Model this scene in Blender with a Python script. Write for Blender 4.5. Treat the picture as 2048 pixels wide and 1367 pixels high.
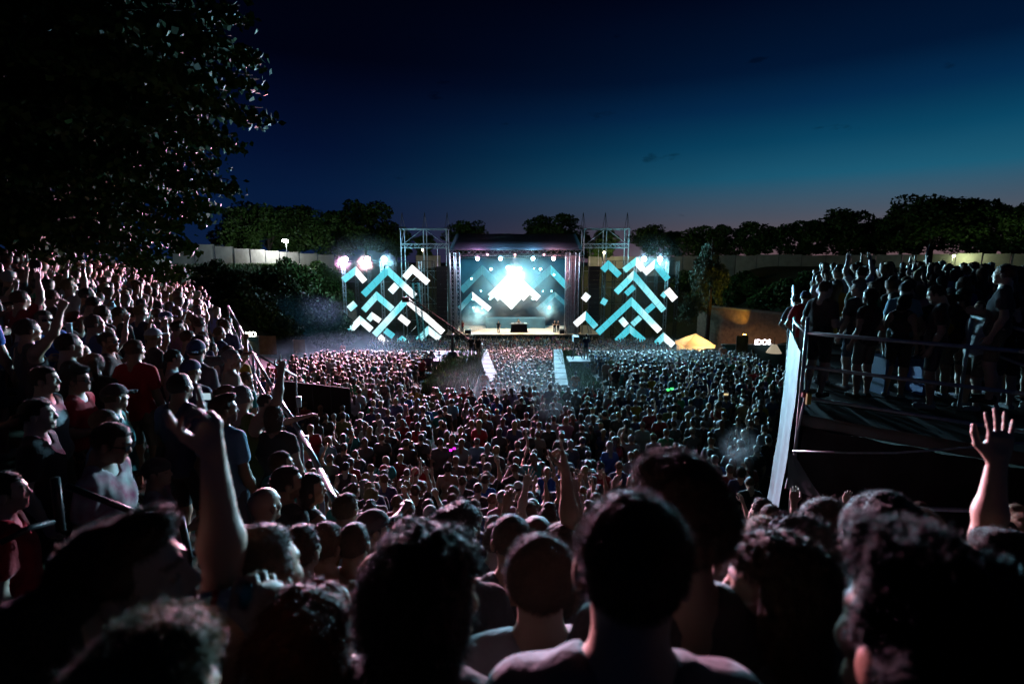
import bpy, bmesh, math, random
import numpy as np
from mathutils import Vector, Matrix

for o in list(bpy.data.objects):
    bpy.data.objects.remove(o)
SC = bpy.context.scene
COL = SC.collection
R = math.radians
rng = random.Random(7)
nrg = np.random.default_rng(11)

# ------------------------------------------------------------------ camera
CZ = 13.0                      # eye height above the stage floor
F = 1024.0                     # focal length in pixels of the 2048 px wide photograph (18 mm lens)
PITCH = R(9.3)
cam_d = bpy.data.cameras.new('camera')
cam_d.sensor_width = 36.0
cam_d.lens = 18.0
cam_d.clip_start = 0.05
cam_d.clip_end = 2000
cam_d.dof.use_dof = True
cam_d.dof.focus_distance = 22.0
cam_d.dof.aperture_fstop = 2.2
cam = bpy.data.objects.new('camera', cam_d)
COL.objects.link(cam)
cam.location = (0, 0, CZ)
cam.rotation_euler = (R(90) - PITCH, 0, 0)
SC.camera = cam


def ray(px, py):
    x = (px - 1024.0) / F
    u = -(py - 683.5) / F
    return Vector((x, math.cos(PITCH) + math.sin(PITCH) * u, -math.sin(PITCH) + math.cos(PITCH) * u))


def at(px, py, Y):
    r = ray(px, py)
    t = Y / r.y
    return Vector((r.x * t, Y, CZ + r.z * t))


def atd(px, py, d):
    """a point seen at that pixel, d metres in front of the lens"""
    r = ray(px, py)
    return Vector((r.x * d, r.y * d, CZ + r.z * d))


# ------------------------------------------------------------------ world: dusk sky, afterglow low over the right-hand trees
W = bpy.data.worlds.new('World')
SC.world = W
W.use_nodes = True
nt = W.node_tree
nt.nodes.clear()


def nd(tree, t, **kw):
    n = tree.nodes.new(t)
    for k, v in kw.items():
        setattr(n, k, v)
    return n


def ramp(tree, stops, src=None):
    n = tree.nodes.new('ShaderNodeValToRGB')
    cr = n.color_ramp
    while len(cr.elements) > 1:
        cr.elements.remove(cr.elements[-1])
    cr.elements[0].position = stops[0][0]
    cr.elements[0].color = (*stops[0][1], 1)
    for p, c in stops[1:]:
        e = cr.elements.new(p)
        e.color = (*c, 1)
    if src is not None:
        tree.links.new(src, n.inputs[0])
    return n


def mth(tree, op, a, b=None, clamp=False):
    n = tree.nodes.new('ShaderNodeMath')
    n.operation = op
    n.use_clamp = clamp
    for i, v in enumerate((a, b)):
        if v is None:
            continue
        if isinstance(v, (int, float)):
            n.inputs[i].default_value = v
        else:
            tree.links.new(v, n.inputs[i])
    return n.outputs[0]


tc = nd(nt, 'ShaderNodeTexCoord')
sep = nd(nt, 'ShaderNodeSeparateXYZ')
nt.links.new(tc.outputs['Generated'], sep.inputs[0])
elev = mth(nt, 'MULTIPLY', mth(nt, 'ARCSINE', sep.outputs[2]), 2 / math.pi)     # 0 horizon .. 1 zenith
SUN_AZ = R(42)                                                               # where the sun went down, to the right of the stage
dotn = nd(nt, 'ShaderNodeVectorMath', operation='DOT_PRODUCT')
nrm = nd(nt, 'ShaderNodeVectorMath', operation='NORMALIZE')
flat = nd(nt, 'ShaderNodeVectorMath', operation='MULTIPLY')
flat.inputs[1].default_value = (1, 1, 0)
nt.links.new(tc.outputs['Generated'], flat.inputs[0])
nt.links.new(flat.outputs[0], nrm.inputs[0])
nt.links.new(nrm.outputs[0], dotn.inputs[0])
dotn.inputs[1].default_value = (math.sin(SUN_AZ), math.cos(SUN_AZ), 0)
azf = nd(nt, 'ShaderNodeMapRange')
azf.inputs[1].default_value = 0.4
azf.inputs[2].default_value = 1.0
nt.links.new(dotn.outputs['Value'], azf.inputs[0])
away = ramp(nt, [(0.0, (.0034, .0110, .042)), (.07, (.0019, .0100, .042)), (.12, (.0009, .0050, .027)), (.21, (.0003, .0008, .0055)), (.4, (.0002, .0004, .0022)), (1, (.0002, .0004, .0022))], elev)
glow = ramp(nt, [(0.0, (.150, .085, .095)), (.03, (.105, .088, .108)), (.05, (.066, .090, .127)), (.085, (.012, .105, .180)), (.12, (.003, .062, .130)),
                 (.155, (.0012, .026, .080)), (.19, (.0004, .009, .036)), (.27, (.0002, .002, .011)), (.45, (.0002, .0004, .0022)), (1, (.0002, .0004, .0022))], elev)
mixs = nd(nt, 'ShaderNodeMix', data_type='RGBA')
nt.links.new(mth(nt, 'POWER', azf.outputs[0], 2.3), mixs.inputs[0])
nt.links.new(away.outputs[0], mixs.inputs[6])
nt.links.new(glow.outputs[0], mixs.inputs[7])
bg = nd(nt, 'ShaderNodeBackground')
bg.inputs[1].default_value = 1.0
# faint unevenness and a few small dark clouds low in the afterglow
cmap = nd(nt, 'ShaderNodeMapping'); cmap.inputs['Scale'].default_value = (1, 1, 3.2)
nt.links.new(tc.outputs['Generated'], cmap.inputs[0])
cn1 = nd(nt, 'ShaderNodeTexNoise'); cn1.inputs['Scale'].default_value = 9.0; cn1.inputs['Detail'].default_value = 5
nt.links.new(cmap.outputs[0], cn1.inputs['Vector'])
cl = nd(nt, 'ShaderNodeMapRange', interpolation_type='SMOOTHSTEP'); cl.inputs[1].default_value = .67; cl.inputs[2].default_value = .74; cl.inputs[3].default_value = 1.0; cl.inputs[4].default_value = .62
nt.links.new(cn1.outputs['Fac'], cl.inputs[0])
cn2 = nd(nt, 'ShaderNodeTexNoise'); cn2.inputs['Scale'].default_value = 2.2; cn2.inputs['Detail'].default_value = 3
nt.links.new(cmap.outputs[0], cn2.inputs['Vector'])
un = mth(nt, 'ADD', mth(nt, 'MULTIPLY', cn2.outputs['Fac'], .3), .85)
cmx = nd(nt, 'ShaderNodeVectorMath', operation='SCALE')
nt.links.new(mixs.outputs[2], cmx.inputs[0]); nt.links.new(mth(nt, 'MULTIPLY', un, cl.outputs[0]), cmx.inputs['Scale'])
nt.links.new(cmx.outputs[0], bg.inputs[0])
wo = nd(nt, 'ShaderNodeOutputWorld')
nt.links.new(bg.outputs[0], wo.inputs[0])

# ------------------------------------------------------------------ exposure and sampling
SC.view_settings.view_transform = 'Standard'
SC.view_settings.look = 'None'
SC.view_settings.exposure = 0.0
SC.view_settings.gamma = 1.0
SC.render.engine = 'CYCLES'
cy = SC.cycles
cy.use_denoising = True
try:
    cy.denoiser = 'OPENIMAGEDENOISE'
    cy.denoising_input_passes = 'RGB_ALBEDO_NORMAL'
except Exception:
    pass
cy.max_bounces = 4
cy.diffuse_bounces = 1
cy.glossy_bounces = 2
cy.transmission_bounces = 2
cy.volume_bounces = 0
cy.transparent_max_bounces = 6
cy.sample_clamp_indirect = 0.22
cy.sample_clamp_direct = 0
cy.caustics_reflective = False
cy.caustics_refractive = False
cy.use_light_tree = True

# ------------------------------------------------------------------ materials
MATS = {}


def mat(name, col=(.5, .5, .5), rough=.7, metal=0.0, spec=.5, noise=0.0, nscale=8.0, bump=0.0, bscale=40.0, sheen=0.0, objcol=False, attr=None, emit=None, estr=0.0, ncol=None):
    if name in MATS:
        return MATS[name]
    m = bpy.data.materials.new(name)
    m.use_nodes = True
    t = m.node_tree
    b = t.nodes['Principled BSDF']
    b.inputs['Roughness'].default_value = rough
    b.inputs['Metallic'].default_value = metal
    b.inputs['Specular IOR Level'].default_value = spec
    b.inputs['Sheen Weight'].default_value = sheen
    src = None
    if objcol:
        src = nd(t, 'ShaderNodeObjectInfo').outputs['Color']
    if attr:
        a = nd(t, 'ShaderNodeAttribute', attribute_name=attr)
        if src is None:
            src = a.outputs['Color']
        else:
            mx = nd(t, 'ShaderNodeMix', data_type='RGBA', blend_type='MULTIPLY')
            mx.inputs[0].default_value = 1
            t.links.new(src, mx.inputs[6])
            t.links.new(a.outputs['Color'], mx.inputs[7])
            src = mx.outputs[2]
    if noise > 0 or bump > 0:
        co = nd(t, 'ShaderNodeTexCoord')
    if noise > 0:
        n = nd(t, 'ShaderNodeTexNoise')
        n.inputs['Scale'].default_value = nscale
        n.inputs['Detail'].default_value = 5
        t.links.new(co.outputs['Object'], n.inputs['Vector'])
        rp = ramp(t, [(.3, (0, 0, 0)), (.7, (1, 1, 1))], n.outputs['Fac'])
        mx = nd(t, 'ShaderNodeMix', data_type='RGBA')
        t.links.new(rp.outputs[0], mx.inputs[0])
        c2 = ncol if ncol else tuple(c * (1 - noise) for c in col)
        if src is None:
            mx.inputs[6].default_value = (*col, 1)
            mx.inputs[7].default_value = (*c2, 1)
        else:
            t.links.new(src, mx.inputs[6])
            m2 = nd(t, 'ShaderNodeMix', data_type='RGBA', blend_type='MULTIPLY')
            m2.inputs[0].default_value = 1
            t.links.new(src, m2.inputs[6])
            m2.inputs[7].default_value = (1 - noise,) * 3 + (1,)
            t.links.new(m2.outputs[2], mx.inputs[7])
        src = mx.outputs[2]
    if src is None:
        b.inputs['Base Color'].default_value = (*col, 1)
    else:
        t.links.new(src, b.inputs['Base Color'])
    if bump > 0:
        n = nd(t, 'ShaderNodeTexNoise')
        n.inputs['Scale'].default_value = bscale
        n.inputs['Detail'].default_value = 3
        t.links.new(co.outputs['Object'], n.inputs['Vector'])
        bp = nd(t, 'ShaderNodeBump')
        bp.inputs['Strength'].default_value = bump
        bp.inputs['Distance'].default_value = .02
        t.links.new(n.outputs['Fac'], bp.inputs['Height'])
        t.links.new(bp.outputs[0], b.inputs['Normal'])
    if emit:
        b.inputs['Emission Color'].default_value = (*emit, 1)
        b.inputs['Emission Strength'].default_value = estr
    MATS[name] = m
    return m


M_SKIN = mat('skin', rough=.5, spec=.35, objcol=True, attr='tint', bump=.08, bscale=160)
M_FAB = mat('fabric', rough=.88, spec=.2, objcol=True, noise=.3, nscale=6, bump=.25, bscale=60, sheen=.15)
M_PRINT = mat('printed_fabric', col=(.62, .6, .55), rough=.9, spec=.2, noise=.9, nscale=9, ncol=(.35, .05, .12))
M_HAIR = mat('hair', rough=.62, spec=.28, objcol=True, noise=.5, nscale=60, bump=.8, bscale=220)
M_CROWD = mat('crowd_colours', rough=.6, spec=.35, attr='tint')
M_STEEL = mat('galvanised_steel', (.62, .68, .70), .38, .35, noise=.35, nscale=14)
M_ALU = mat('truss_aluminium', (.75, .76, .8), .32, .9, noise=.2, nscale=9)
M_BLACK = mat('black_cloth', (.012, .012, .014), .95, spec=.1, noise=.5, nscale=3, bump=.3, bscale=5)
M_BLKMET = mat('black_metal', (.02, .02, .022), .5, .2, noise=.4)
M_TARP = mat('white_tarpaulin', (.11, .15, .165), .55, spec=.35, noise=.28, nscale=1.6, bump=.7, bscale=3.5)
M_FENCE = mat('fence_sheeting', (.19, .18, .155), .85, spec=.15, noise=.3, nscale=1.1, bump=.5, bscale=2)
M_GROUND = mat('trampled_earth', (.032, .028, .02), .95, spec=.1, noise=.6, nscale=.8, bump=.6, bscale=3, ncol=(.014, .022, .008))
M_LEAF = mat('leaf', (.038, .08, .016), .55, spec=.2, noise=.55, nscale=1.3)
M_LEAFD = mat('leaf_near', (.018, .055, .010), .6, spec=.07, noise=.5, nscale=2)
M_WILLOW = mat('drooping_needles', (.06, .10, .05), .6, noise=.4, nscale=1)
M_BARK = mat('bark', (.07, .052, .036), .9, noise=.5, nscale=9, bump=.6, bscale=20)
M_GRASS = mat('grass_blade', (.07, .14, .025), .6, noise=.5, nscale=1.5)
M_DECK = mat('stage_plywood', (.42, .36, .30), .5, noise=.3, nscale=2)
M_DECKD = mat('dark_deck_board', (.022, .02, .018), .75, noise=.5, nscale=4)
M_ROOF = mat('stage_roof_cloth', (.035, .06, .10), .75, noise=.35, nscale=.6, bump=.5, bscale=1.2)
M_STONE = mat('pale_wall_sheet', (.036, .036, .042), .85, noise=.75, nscale=2.6, bump=.4, bscale=3)
M_BRICK = mat('fortress_brick', (.23, .13, .085), .9, noise=.5, nscale=2.5, bump=.7, bscale=6)


def emis(name, col, s):
    if name in MATS:
        return MATS[name]
    m = bpy.data.materials.new(name)
    m.use_nodes = True
    t = m.node_tree
    t.nodes.clear()
    e = nd(t, 'ShaderNodeEmission')
    e.inputs[0].default_value = (*col, 1)
    e.inputs[1].default_value = s
    o = nd(t, 'ShaderNodeOutputMaterial')
    t.links.new(e.outputs[0], o.inputs[0])
    MATS[name] = m
    return m


# ------------------------------------------------------------------ mesh helpers
def mk_mesh(name, v, f, m=None, smooth=False, tint=None):
    me = bpy.data.meshes.new(name)
    v = np.asarray(v, dtype=np.float32).reshape(-1, 3)
    if isinstance(f, np.ndarray):
        n, k = f.shape
        me.vertices.add(len(v))
        me.vertices.foreach_set('co', v.ravel())
        me.loops.add(n * k)
        me.loops.foreach_set('vertex_index', f.astype(np.int32).ravel())
        me.polygons.add(n)
        me.polygons.foreach_set('loop_start', np.arange(0, n * k, k, dtype=np.int32))
        me.update(calc_edges=True)
    else:
        me.from_pydata([tuple(p) for p in v], [], f)
        me.update()
    if smooth:
        me.polygons.foreach_set('use_smooth', np.ones(len(me.polygons), dtype=bool))
    if tint is not None:
        a = me.color_attributes.new('tint', 'FLOAT_COLOR', 'POINT')
        c = np.ones((len(v), 4), dtype=np.float32)
        c[:, :3] = tint
        a.data.foreach_set('color', c.ravel())
    if m:
        me.materials.append(m)
    return me


def link(name, me, parent=None, color=None):
    o = bpy.data.objects.new(name, me)
    COL.objects.link(o)
    if parent is not None:
        o.parent = parent
    if color is not None:
        o.color = (*color, 1)
    return o


def tag(o, label=None, cat=None, group=None, kind=None):
    if label:
        o['label'] = label
    if cat:
        o['category'] = cat
    if group:
        o['group'] = group
    if kind:
        o['kind'] = kind
    return o


def empty(name, loc, label=None, cat=None, group=None, rz=0):
    o = bpy.data.objects.new(name, None)
    COL.objects.link(o)
    o.location = loc
    o.rotation_euler.z = rz
    o.empty_display_size = .1
    return tag(o, label, cat, group)


class MB:
    """collects boxes, tubes and sheets in world space; build() makes one mesh object of them"""

    def __init__(s):
        s.v = []
        s.f = []

    def add(s, v, f):
        n = len(s.v)
        s.v += [tuple(p) for p in v]
        s.f += [tuple(i + n for i in q) for q in f]
        return s

    def box(s, c, size, rz=0.0, M=None):
        x, y, z = (k / 2 for k in size)
        vs = [Vector((a * x, b * y, d * z)) for a in (-1, 1) for b in (-1, 1) for d in (-1, 1)]
        if M is None:
            M = Matrix.Translation(Vector(c)) @ Matrix.Rotation(rz, 4, 'Z')
        return s.add([M @ p for p in vs], [(0, 1, 3, 2), (4, 6, 7, 5), (0, 4, 5, 1), (2, 3, 7, 6), (0, 2, 6, 4), (1, 5, 7, 3)])

    def bar(s, a, b, w, t, up=(0, 1, 0)):
        """box from a to b, w wide, t thick (along up)"""
        a = Vector(a); b = Vector(b)
        d = (b - a).normalized()
        u = Vector(up)
        u = (u - d * u.dot(d)).normalized()
        q = d.cross(u)
        vs = []
        for p in (a, b):
            for sx, sy in ((-1, -1), (1, -1), (1, 1), (-1, 1)):
                vs.append(p + q * (sx * w / 2) + u * (sy * t / 2))
        return s.add(vs, [(3, 2, 1, 0), (4, 5, 6, 7), (0, 1, 5, 4), (1, 2, 6, 5), (2, 3, 7, 6), (3, 0, 4, 7)])

    def tube(s, pts, r, n=8, r2=None):
        pts = [Vector(p) for p in pts]
        m = len(pts)
        vs = []
        pu = None
        for i, p in enumerate(pts):
            d = (pts[min(i + 1, m - 1)] - pts[max(i - 1, 0)]).normalized()
            if pu is None:
                pu = Vector((0, 0, 1)) if abs(d.z) < .9 else Vector((1, 0, 0))
            u = (pu - d * pu.dot(d)).normalized()
            pu = u
            q = d.cross(u)
            rr = r if r2 is None else r + (r2 - r) * i / (m - 1)
            for k in range(n):
                a = 2 * math.pi * k / n
                vs.append(p + u * (math.cos(a) * rr) + q * (math.sin(a) * rr))
        fs = []
        for i in range(m - 1):
            for k in range(n):
                fs.append((i * n + k, i * n + (k + 1) % n, (i + 1) * n + (k + 1) % n, (i + 1) * n + k))
        fs.append(tuple(range(n))[::-1])
        fs.append(tuple((m - 1) * n + k for k in range(n)))
        return s.add(vs, fs)

    def truss(s, a, b, w=.4, r=.03, up=(0, 0, 1), seg=None, n=4):
        a = Vector(a); b = Vector(b)
        d = (b - a).normalized()
        u = Vector(up)
        u = (u - d * u.dot(d)).normalized()
        q = d.cross(u)
        L = (b - a).length
        k = seg or max(2, int(L / w))
        cs = [(-1, -1), (1, -1), (1, 1), (-1, 1)]
        off = [q * (x * w / 2) + u * (y * w / 2) for x, y in cs]
        for o_ in off:
            s.tube([a + o_, b + o_], r, n)
        for i in range(k):
            p0 = a + d * (L * i / k)
            p1 = a + d * (L * (i + 1) / k)
            for j in range(4):
                o0, o1 = off[j], off[(j + 1) % 4]
                if i % 2:
                    o0, o1 = o1, o0
                s.tube([p0 + o0, p1 + o1], r * .6, 3)
        return s

    def build(s, name, m, parent=None, smooth=False):
        if parent is not None:
            iv = Matrix.Translation(-Vector(parent.location)) if parent.rotation_euler.z == 0 else (Matrix.Translation(parent.location) @ Matrix.Rotation(parent.rotation_euler.z, 4, 'Z')).inverted()
            v = [iv @ Vector(p) for p in s.v]
        else:
            v = s.v
        me = bpy.data.meshes.new(name)
        me.from_pydata([tuple(p) for p in v], [], s.f)
        me.update()
        if smooth:
            me.polygons.foreach_set('use_smooth', np.ones(len(me.polygons), dtype=bool))
        me.materials.append(m)
        return link(name, me, parent)


# ------------------------------------------------------------------ the lie of the land (metres, camera at x=y=0)
_MY = [-12, 0, 4.1, 6.5, 9.6, 12, 15, 19.5, 25.5, 30, 38, 47, 58, 68, 400]
_MZ = [-1.75, -1.85, -4.0, -5.1, -6.2, -6.65, -6.85, -7.15, -7.6, -7.9, -8.7, -10.4, -12.1, -12.4, -12.4]


def side(x, y):
    """metres to the left of the edge of the left-hand bank"""
    return (x + 1.2) * -.847 + (y - 3.8) * -.532


def sstep(a, b, x):
    t = min(1, max(0, (x - a) / (b - a)))
    return t * t * (3 - 2 * t)


def ground(x, y):
    z = float(np.interp(y, _MY, _MZ))
    if y > 22 and -3.6 < x < 5.2:                               # the sunken passage to the front rows
        zp = float(np.interp(y, [22, 23.5, 29, 33, 39, 50, 60], [-7.35, -8.1, -8.7, -9.2, -9.9, -11.3, -12.2]))
        z = z + (zp - z) * (sstep(-3.6, -2.6, x) - sstep(4.2, 5.2, x)) if zp < z else z
    t = max(sstep(-15 - .06 * max(0, y - 20), -36, -abs(x)) if x < 0 else sstep(24, 46, x), sstep(88, 100, y))
    t *= sstep(14, 26, y) if x < 0 else sstep(20, 40, y)
    z = z + (-1.4 - z) * t
    s_ = side(x, y)
    if s_ > -.25 and y < 30:
        e = min(-3.25 + .34 * max(0, s_), -1.6 + .03 * s_)
        k = sstep(-.25, .05, s_) * (1 - sstep(24, 30, y))
        if y < 3.8:
            k *= sstep(-.6, 2.4, y)
        z = max(z, z + (e - z) * k)
    return CZ + z


def grnd(x, y):
    return Vector((x, y, ground(x, y)))


NS = 40


def place_ground():
    xs = np.concatenate([np.linspace(-140, -45, 12), np.linspace(-44, -14, 31), np.linspace(-13.5, 13.5, 82), np.linspace(14, 50, 37), np.linspace(55, 140, 12)])
    ys = np.concatenate([np.linspace(-30, -4, 10), np.linspace(-3.5, 30, 100), np.linspace(31, 110, 70), np.linspace(115, 160, 8)])
    X, Y = np.meshgrid(xs, ys, indexing='ij')
    Z = np.array([[ground(x, y) for y in ys] for x in xs])
    v = np.stack([X, Y, Z], -1).reshape(-1, 3)
    ny = len(ys)
    i, j = np.meshgrid(np.arange(len(xs) - 1), np.arange(ny - 1), indexing='ij')
    a = (i * ny + j).ravel()
    f = np.stack([a, a + ny, a + ny + 1, a + 1], -1)
    o = link('ground', mk_mesh('ground', v, f, M_GROUND, True))
    tag(o, 'trampled earth floor and banks of the fortress moat', None, None, 'structure')


place_ground()
# ------------------------------------------------------------------ figures: smooth-blended limbs meshed as one continuous skin
def smin(a, b, k):
    h = np.clip(.5 + .5 * (b - a) / k, 0, 1)
    return b + (a - b) * h - k * h * (1 - h)


def d_cone(P, a, b, ra, rb, flat=None):
    a = np.asarray(a, np.float32); b = np.asarray(b, np.float32)
    ab = b - a
    t = np.clip(((P - a) @ ab) / max(1e-9, float(ab @ ab)), 0, 1)
    Q = P - a - t[:, None] * ab
    if flat is not None:
        Q = Q * np.asarray(flat, np.float32)
    return np.sqrt((Q * Q).sum(1)) - (ra + (rb - ra) * t)


def d_ell(P, c, r):
    r = np.asarray(r, np.float32)
    Q = (P - np.asarray(c, np.float32)) / r
    l = np.sqrt((Q * Q).sum(1))
    g = Q / r
    return l * (l - 1) / np.maximum(np.sqrt((g * g).sum(1)), 1e-6)


def surfnet(fn, lo, hi, h):
    lo = np.asarray(lo, np.float32); hi = np.asarray(hi, np.float32)
    n = np.ceil((hi - lo) / h).astype(int) + 1
    ax = [lo[i] + h * np.arange(n[i], dtype=np.float32) for i in range(3)]
    G = np.stack(np.meshgrid(*ax, indexing='ij'), -1).reshape(-1, 3)
    D = fn(G).reshape(n)
    ins = D < 0
    cn = [(i, j, k) for i in (0, 1) for j in (0, 1) for k in (0, 1)]

    def cut(A, c):
        return A[c[0]:n[0] - 1 + c[0], c[1]:n[1] - 1 + c[1], c[2]:n[2] - 1 + c[2]]
    cnt = sum(cut(ins, c).astype(np.int8) for c in cn)
    mask = (cnt > 0) & (cnt < 8)
    cells = np.argwhere(mask)
    idx = -np.ones(mask.shape, np.int64)
    idx[mask] = np.arange(len(cells))
    acc = np.zeros((len(cells), 3), np.float32)
    num = np.zeros(len(cells), np.float32)
    vals = {c: cut(D, c)[mask] for c in cn}
    for c in cn:
        for a in range(3):
            if c[a] == 0:
                c2 = list(c); c2[a] = 1; c2 = tuple(c2)
                da, db = vals[c], vals[c2]
                x = (da < 0) != (db < 0)
                t = np.where(x, da / np.where(x, da - db, 1), 0)
                p = np.tile(np.array(c, np.float32), (len(cells), 1))
                p[:, a] += t
                acc += p * x[:, None]
                num += x
    V = lo + h * (cells + acc / num[:, None])
    Fs = []
    for a in range(3):
        b, c = (a + 1) % 3, (a + 2) % 3
        s0 = [slice(None)] * 3; s1 = [slice(None)] * 3
        s0[a] = slice(0, n[a] - 1); s1[a] = slice(1, n[a])
        I0, I1 = ins[tuple(s0)], ins[tuple(s1)]
        e = np.argwhere(I0 != I1)
        e = e[(e[:, b] > 0) & (e[:, c] > 0) & (e[:, b] < n[b] - 1) & (e[:, c] < n[c] - 1)]
        q = []
        for ob, oc in ((-1, -1), (0, -1), (0, 0), (-1, 0)):
            g = e.copy(); g[:, b] += ob; g[:, c] += oc
            q.append(idx[g[:, 0], g[:, 1], g[:, 2]])
        q = np.stack(q, -1)
        fl = I1[e[:, 0], e[:, 1], e[:, 2]]
        q[fl] = q[fl][:, ::-1]
        Fs.append(q)
    return V, np.concatenate(Fs)


def wob(P, s, seed=0):
    r = np.random.default_rng(seed)
    out = np.zeros(len(P), np.float32)
    for i in range(5):
        w = r.normal(size=3).astype(np.float32) * s * (1 + .5 * i)
        out += np.sin(P @ w + r.uniform(0, 6.3)) / (1 + .4 * i)
    return out / 3


# ---- head, face towards +y, origin at the middle of the skull
def head_sdf(fem=False):
    j = .9 if fem else 1.0

    def fn(P):
        d = d_ell(P, (0, -.012, .032), (.077, .098, .088))
        d = smin(d, d_ell(P, (0, .022, -.03), (.060 * j, .070, .080)), .025)
        d = smin(d, d_cone(P, (-.028 * j, .058, -.088), (.028 * j, .058, -.088), .019, .019), .025)
        d = smin(d, d_cone(P, (0, .068, -.098), (0, .072, -.094), .016, .016), .02)
        for s in (-1, 1):
            d = smin(d, d_ell(P, (s * .045, .052, -.018), (.022, .026, .022)), .02)
            d = smin(d, d_cone(P, (s * .012, .086, .032), (s * .045, .070, .030), .010, .008), .012)
            d = -smin(-d, d_ell(P, (s * .032, .098, .010), (.017, .016, .012)), .010)
            d = smin(d, d_ell(P, (s * .031, .072, .009), (.014, .014, .012)), .004)
            d = smin(d, d_ell(P, (s * .083, -.010, -.004), (.010, .021, .033)), .006)
            d = smin(d, d_cone(P, (s * .083, -.020, .018), (s * .085, -.018, -.012), .006, .005), .006)
        d = smin(d, d_cone(P, (0, .086, .018), (0, .102, -.024), .008, .0115), .010)
        d = smin(d, d_cone(P, (-.011, .091, -.028), (.011, .091, -.028), .008, .008), .006)
        d = smin(d, d_cone(P, (-.020, .084, -.057), (.020, .084, -.057), .007, .007, (.7, 1, 1)), .006)
        d = smin(d, d_cone(P, (-.017, .083, -.069), (.017, .083, -.069), .008, .008), .006)
        d = -smin(-d, d_cone(P, (-.022, .094, -.0625), (.022, .094, -.0625), .003, .003), .004)
        d = smin(d, d_cone(P, (0, -.025, -.05), (0, -.045, -.2), .059 * j, .066 * j), .03)
        return d
    return fn


def head_tint(V, beard):
    x, y, z = V[:, 0], V[:, 1], V[:, 2]
    t = np.ones((len(V), 3), np.float32)
    ax = np.abs(x)
    brow = (y > .06) & (np.abs(z - .036 - .1 * (ax - .03)) < .006) & (ax > .012) & (ax < .05)
    eye = (y > .066) & (np.abs(z - .009) < .006) & (np.abs(ax - .031) < .013)
    lip = (y > .075) & (np.abs(z + .063) < .012) & (ax < .022)
    t[lip] = (.85, .55, .55)
    t[eye] = (.25, .25, .25)
    t[brow] = (.22, .2, .2)
    if beard:
        b = (y > -.005) & (z < -.028 + .1 * (y - .03) - .35 * (.07 - np.clip(y, 0, .07))) & ~lip & (z > -.125)
        t[b] = (.3, .25, .22)
    return t


# ---- hand: wrist at the origin, fingers along +z, palm to +y, thumb on the +x side
def hand_mesh(curl, spread=.0, h=.0055, only=None):
    prims = []
    roots = [(-.031, .088, .058, .0072), (-.011, .097, .070, .008), (.010, .099, .076, .0084), (.030, .094, .068, .0082)]
    for i, (x, z, L, r) in enumerate(roots):
        c = curl if (only is None or i in only) else 1.45
        if only is not None and i in only:
            c = .05
        p = np.array([x, 0, z - .012]); ang = .05
        for k, fr in enumerate((.46, .31, .25)):
            ang += c * (.55, .85, .6)[k]
            side_ = spread * (x / .03)
            dv = np.array([math.sin(side_) * math.cos(ang), math.sin(ang), math.cos(side_) * math.cos(ang)])
            q = p + dv * L * fr * 1.12
            prims.append((p, q, r * (1 - .1 * k), r * (.92 - .12 * k)))
            p = q
    tp = [np.array([.026, .006, .022]), np.array([.056, .016 + .012 * curl, .052]), np.array([.066 - .02 * curl, .022 + .03 * curl, .088]), np.array([.068 - .032 * curl, .026 + .035 * curl, .112])]
    thumb = [(tp[0], tp[1], .015, .0115), (tp[1], tp[2], .011, .0095), (tp[2], tp[3], .0095, .0075)]

    def fn(P):
        d = d_ell(P, (-.002, 0, .052), (.043, .0155, .056))
        d = smin(d, d_cone(P, (-.03, 0, .08), (.03, 0, .086), .011, .012), .012)
        d = smin(d, d_ell(P, (.024, .01, .04), (.02, .014, .032)), .01)
        d = smin(d, d_cone(P, (0, -.002, -.05), (0, 0, .02), .029, .025, (.9, 1.2, 1)), .02)
        for a, b, ra, rb in thumb:
            d = smin(d, d_cone(P, a, b, ra, rb), .006)
        for a, b, ra, rb in prims:
            d = smin(d, d_cone(P, a, b, ra, rb), .0035)
        return d
    return surfnet(fn, (-.07, -.06, -.055), (.11, .11, .2), h)


HANDS = {}


def hand(kind, h):
    key = (kind, h)
    if key not in HANDS:
        a = {'relaxed': (.45, .05, None), 'open': (.10, .22, None), 'grip': (.95, .0, None), 'fist': (1.25, 0, None), 'point': (1.3, 0, (3,))}[kind]
        HANDS[key] = hand_mesh(a[0], a[1], h, a[2])
    return HANDS[key]


ARMS = {  # elbow, wrist (right side, height 1.76 figure), palm hint, hand kind
    'down': ((.262, -.045, 1.14), (.272, .05, .885), (-1, .3, 0), 'relaxed'),
    'bent': ((.265, -.05, 1.14), (.16, .23, 1.16), (-1, 0, .3), 'grip'),
    'up': ((.30, .06, 1.66), (.25, .10, 1.925), (-.2, 1, 0), 'open'),
    'upcurl': ((.30, .10, 1.60), (.22, .20, 1.86), (-.6, 1, 0), 'relaxed'),
    'fist': ((.31, .12, 1.62), (.30, .22, 1.88), (-1, .3, 0), 'point'),
    'phone': ((.22, .24, 1.42), (.10, .34, 1.66), (0, -1, .2), 'grip'),
    'fwd': ((.24, .26, 1.40), (.22, .53, 1.44), (-.2, 0, -1), 'relaxed'),
    'clap': ((.25, .16, 1.30), (.055, .33, 1.50), (-1, 0, 0), 'open'),
    'cross': ((.26, .03, 1.14), (.02, .21, 1.20), (0, -1, 0), 'fist'),
    'chin': ((.22, .14, 1.20), (.09, .16, 1.43), (-.4, -1, 0), 'grip'),
    'rail': ((.27, .22, 1.16), (.12, .40, 1.10), (0, -.3, -1), 'relaxed'),
    'drink': ((.27, .20, 1.33), (.085, .235, 1.53), (-1, -.5, .2), 'grip'),
}


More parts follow.
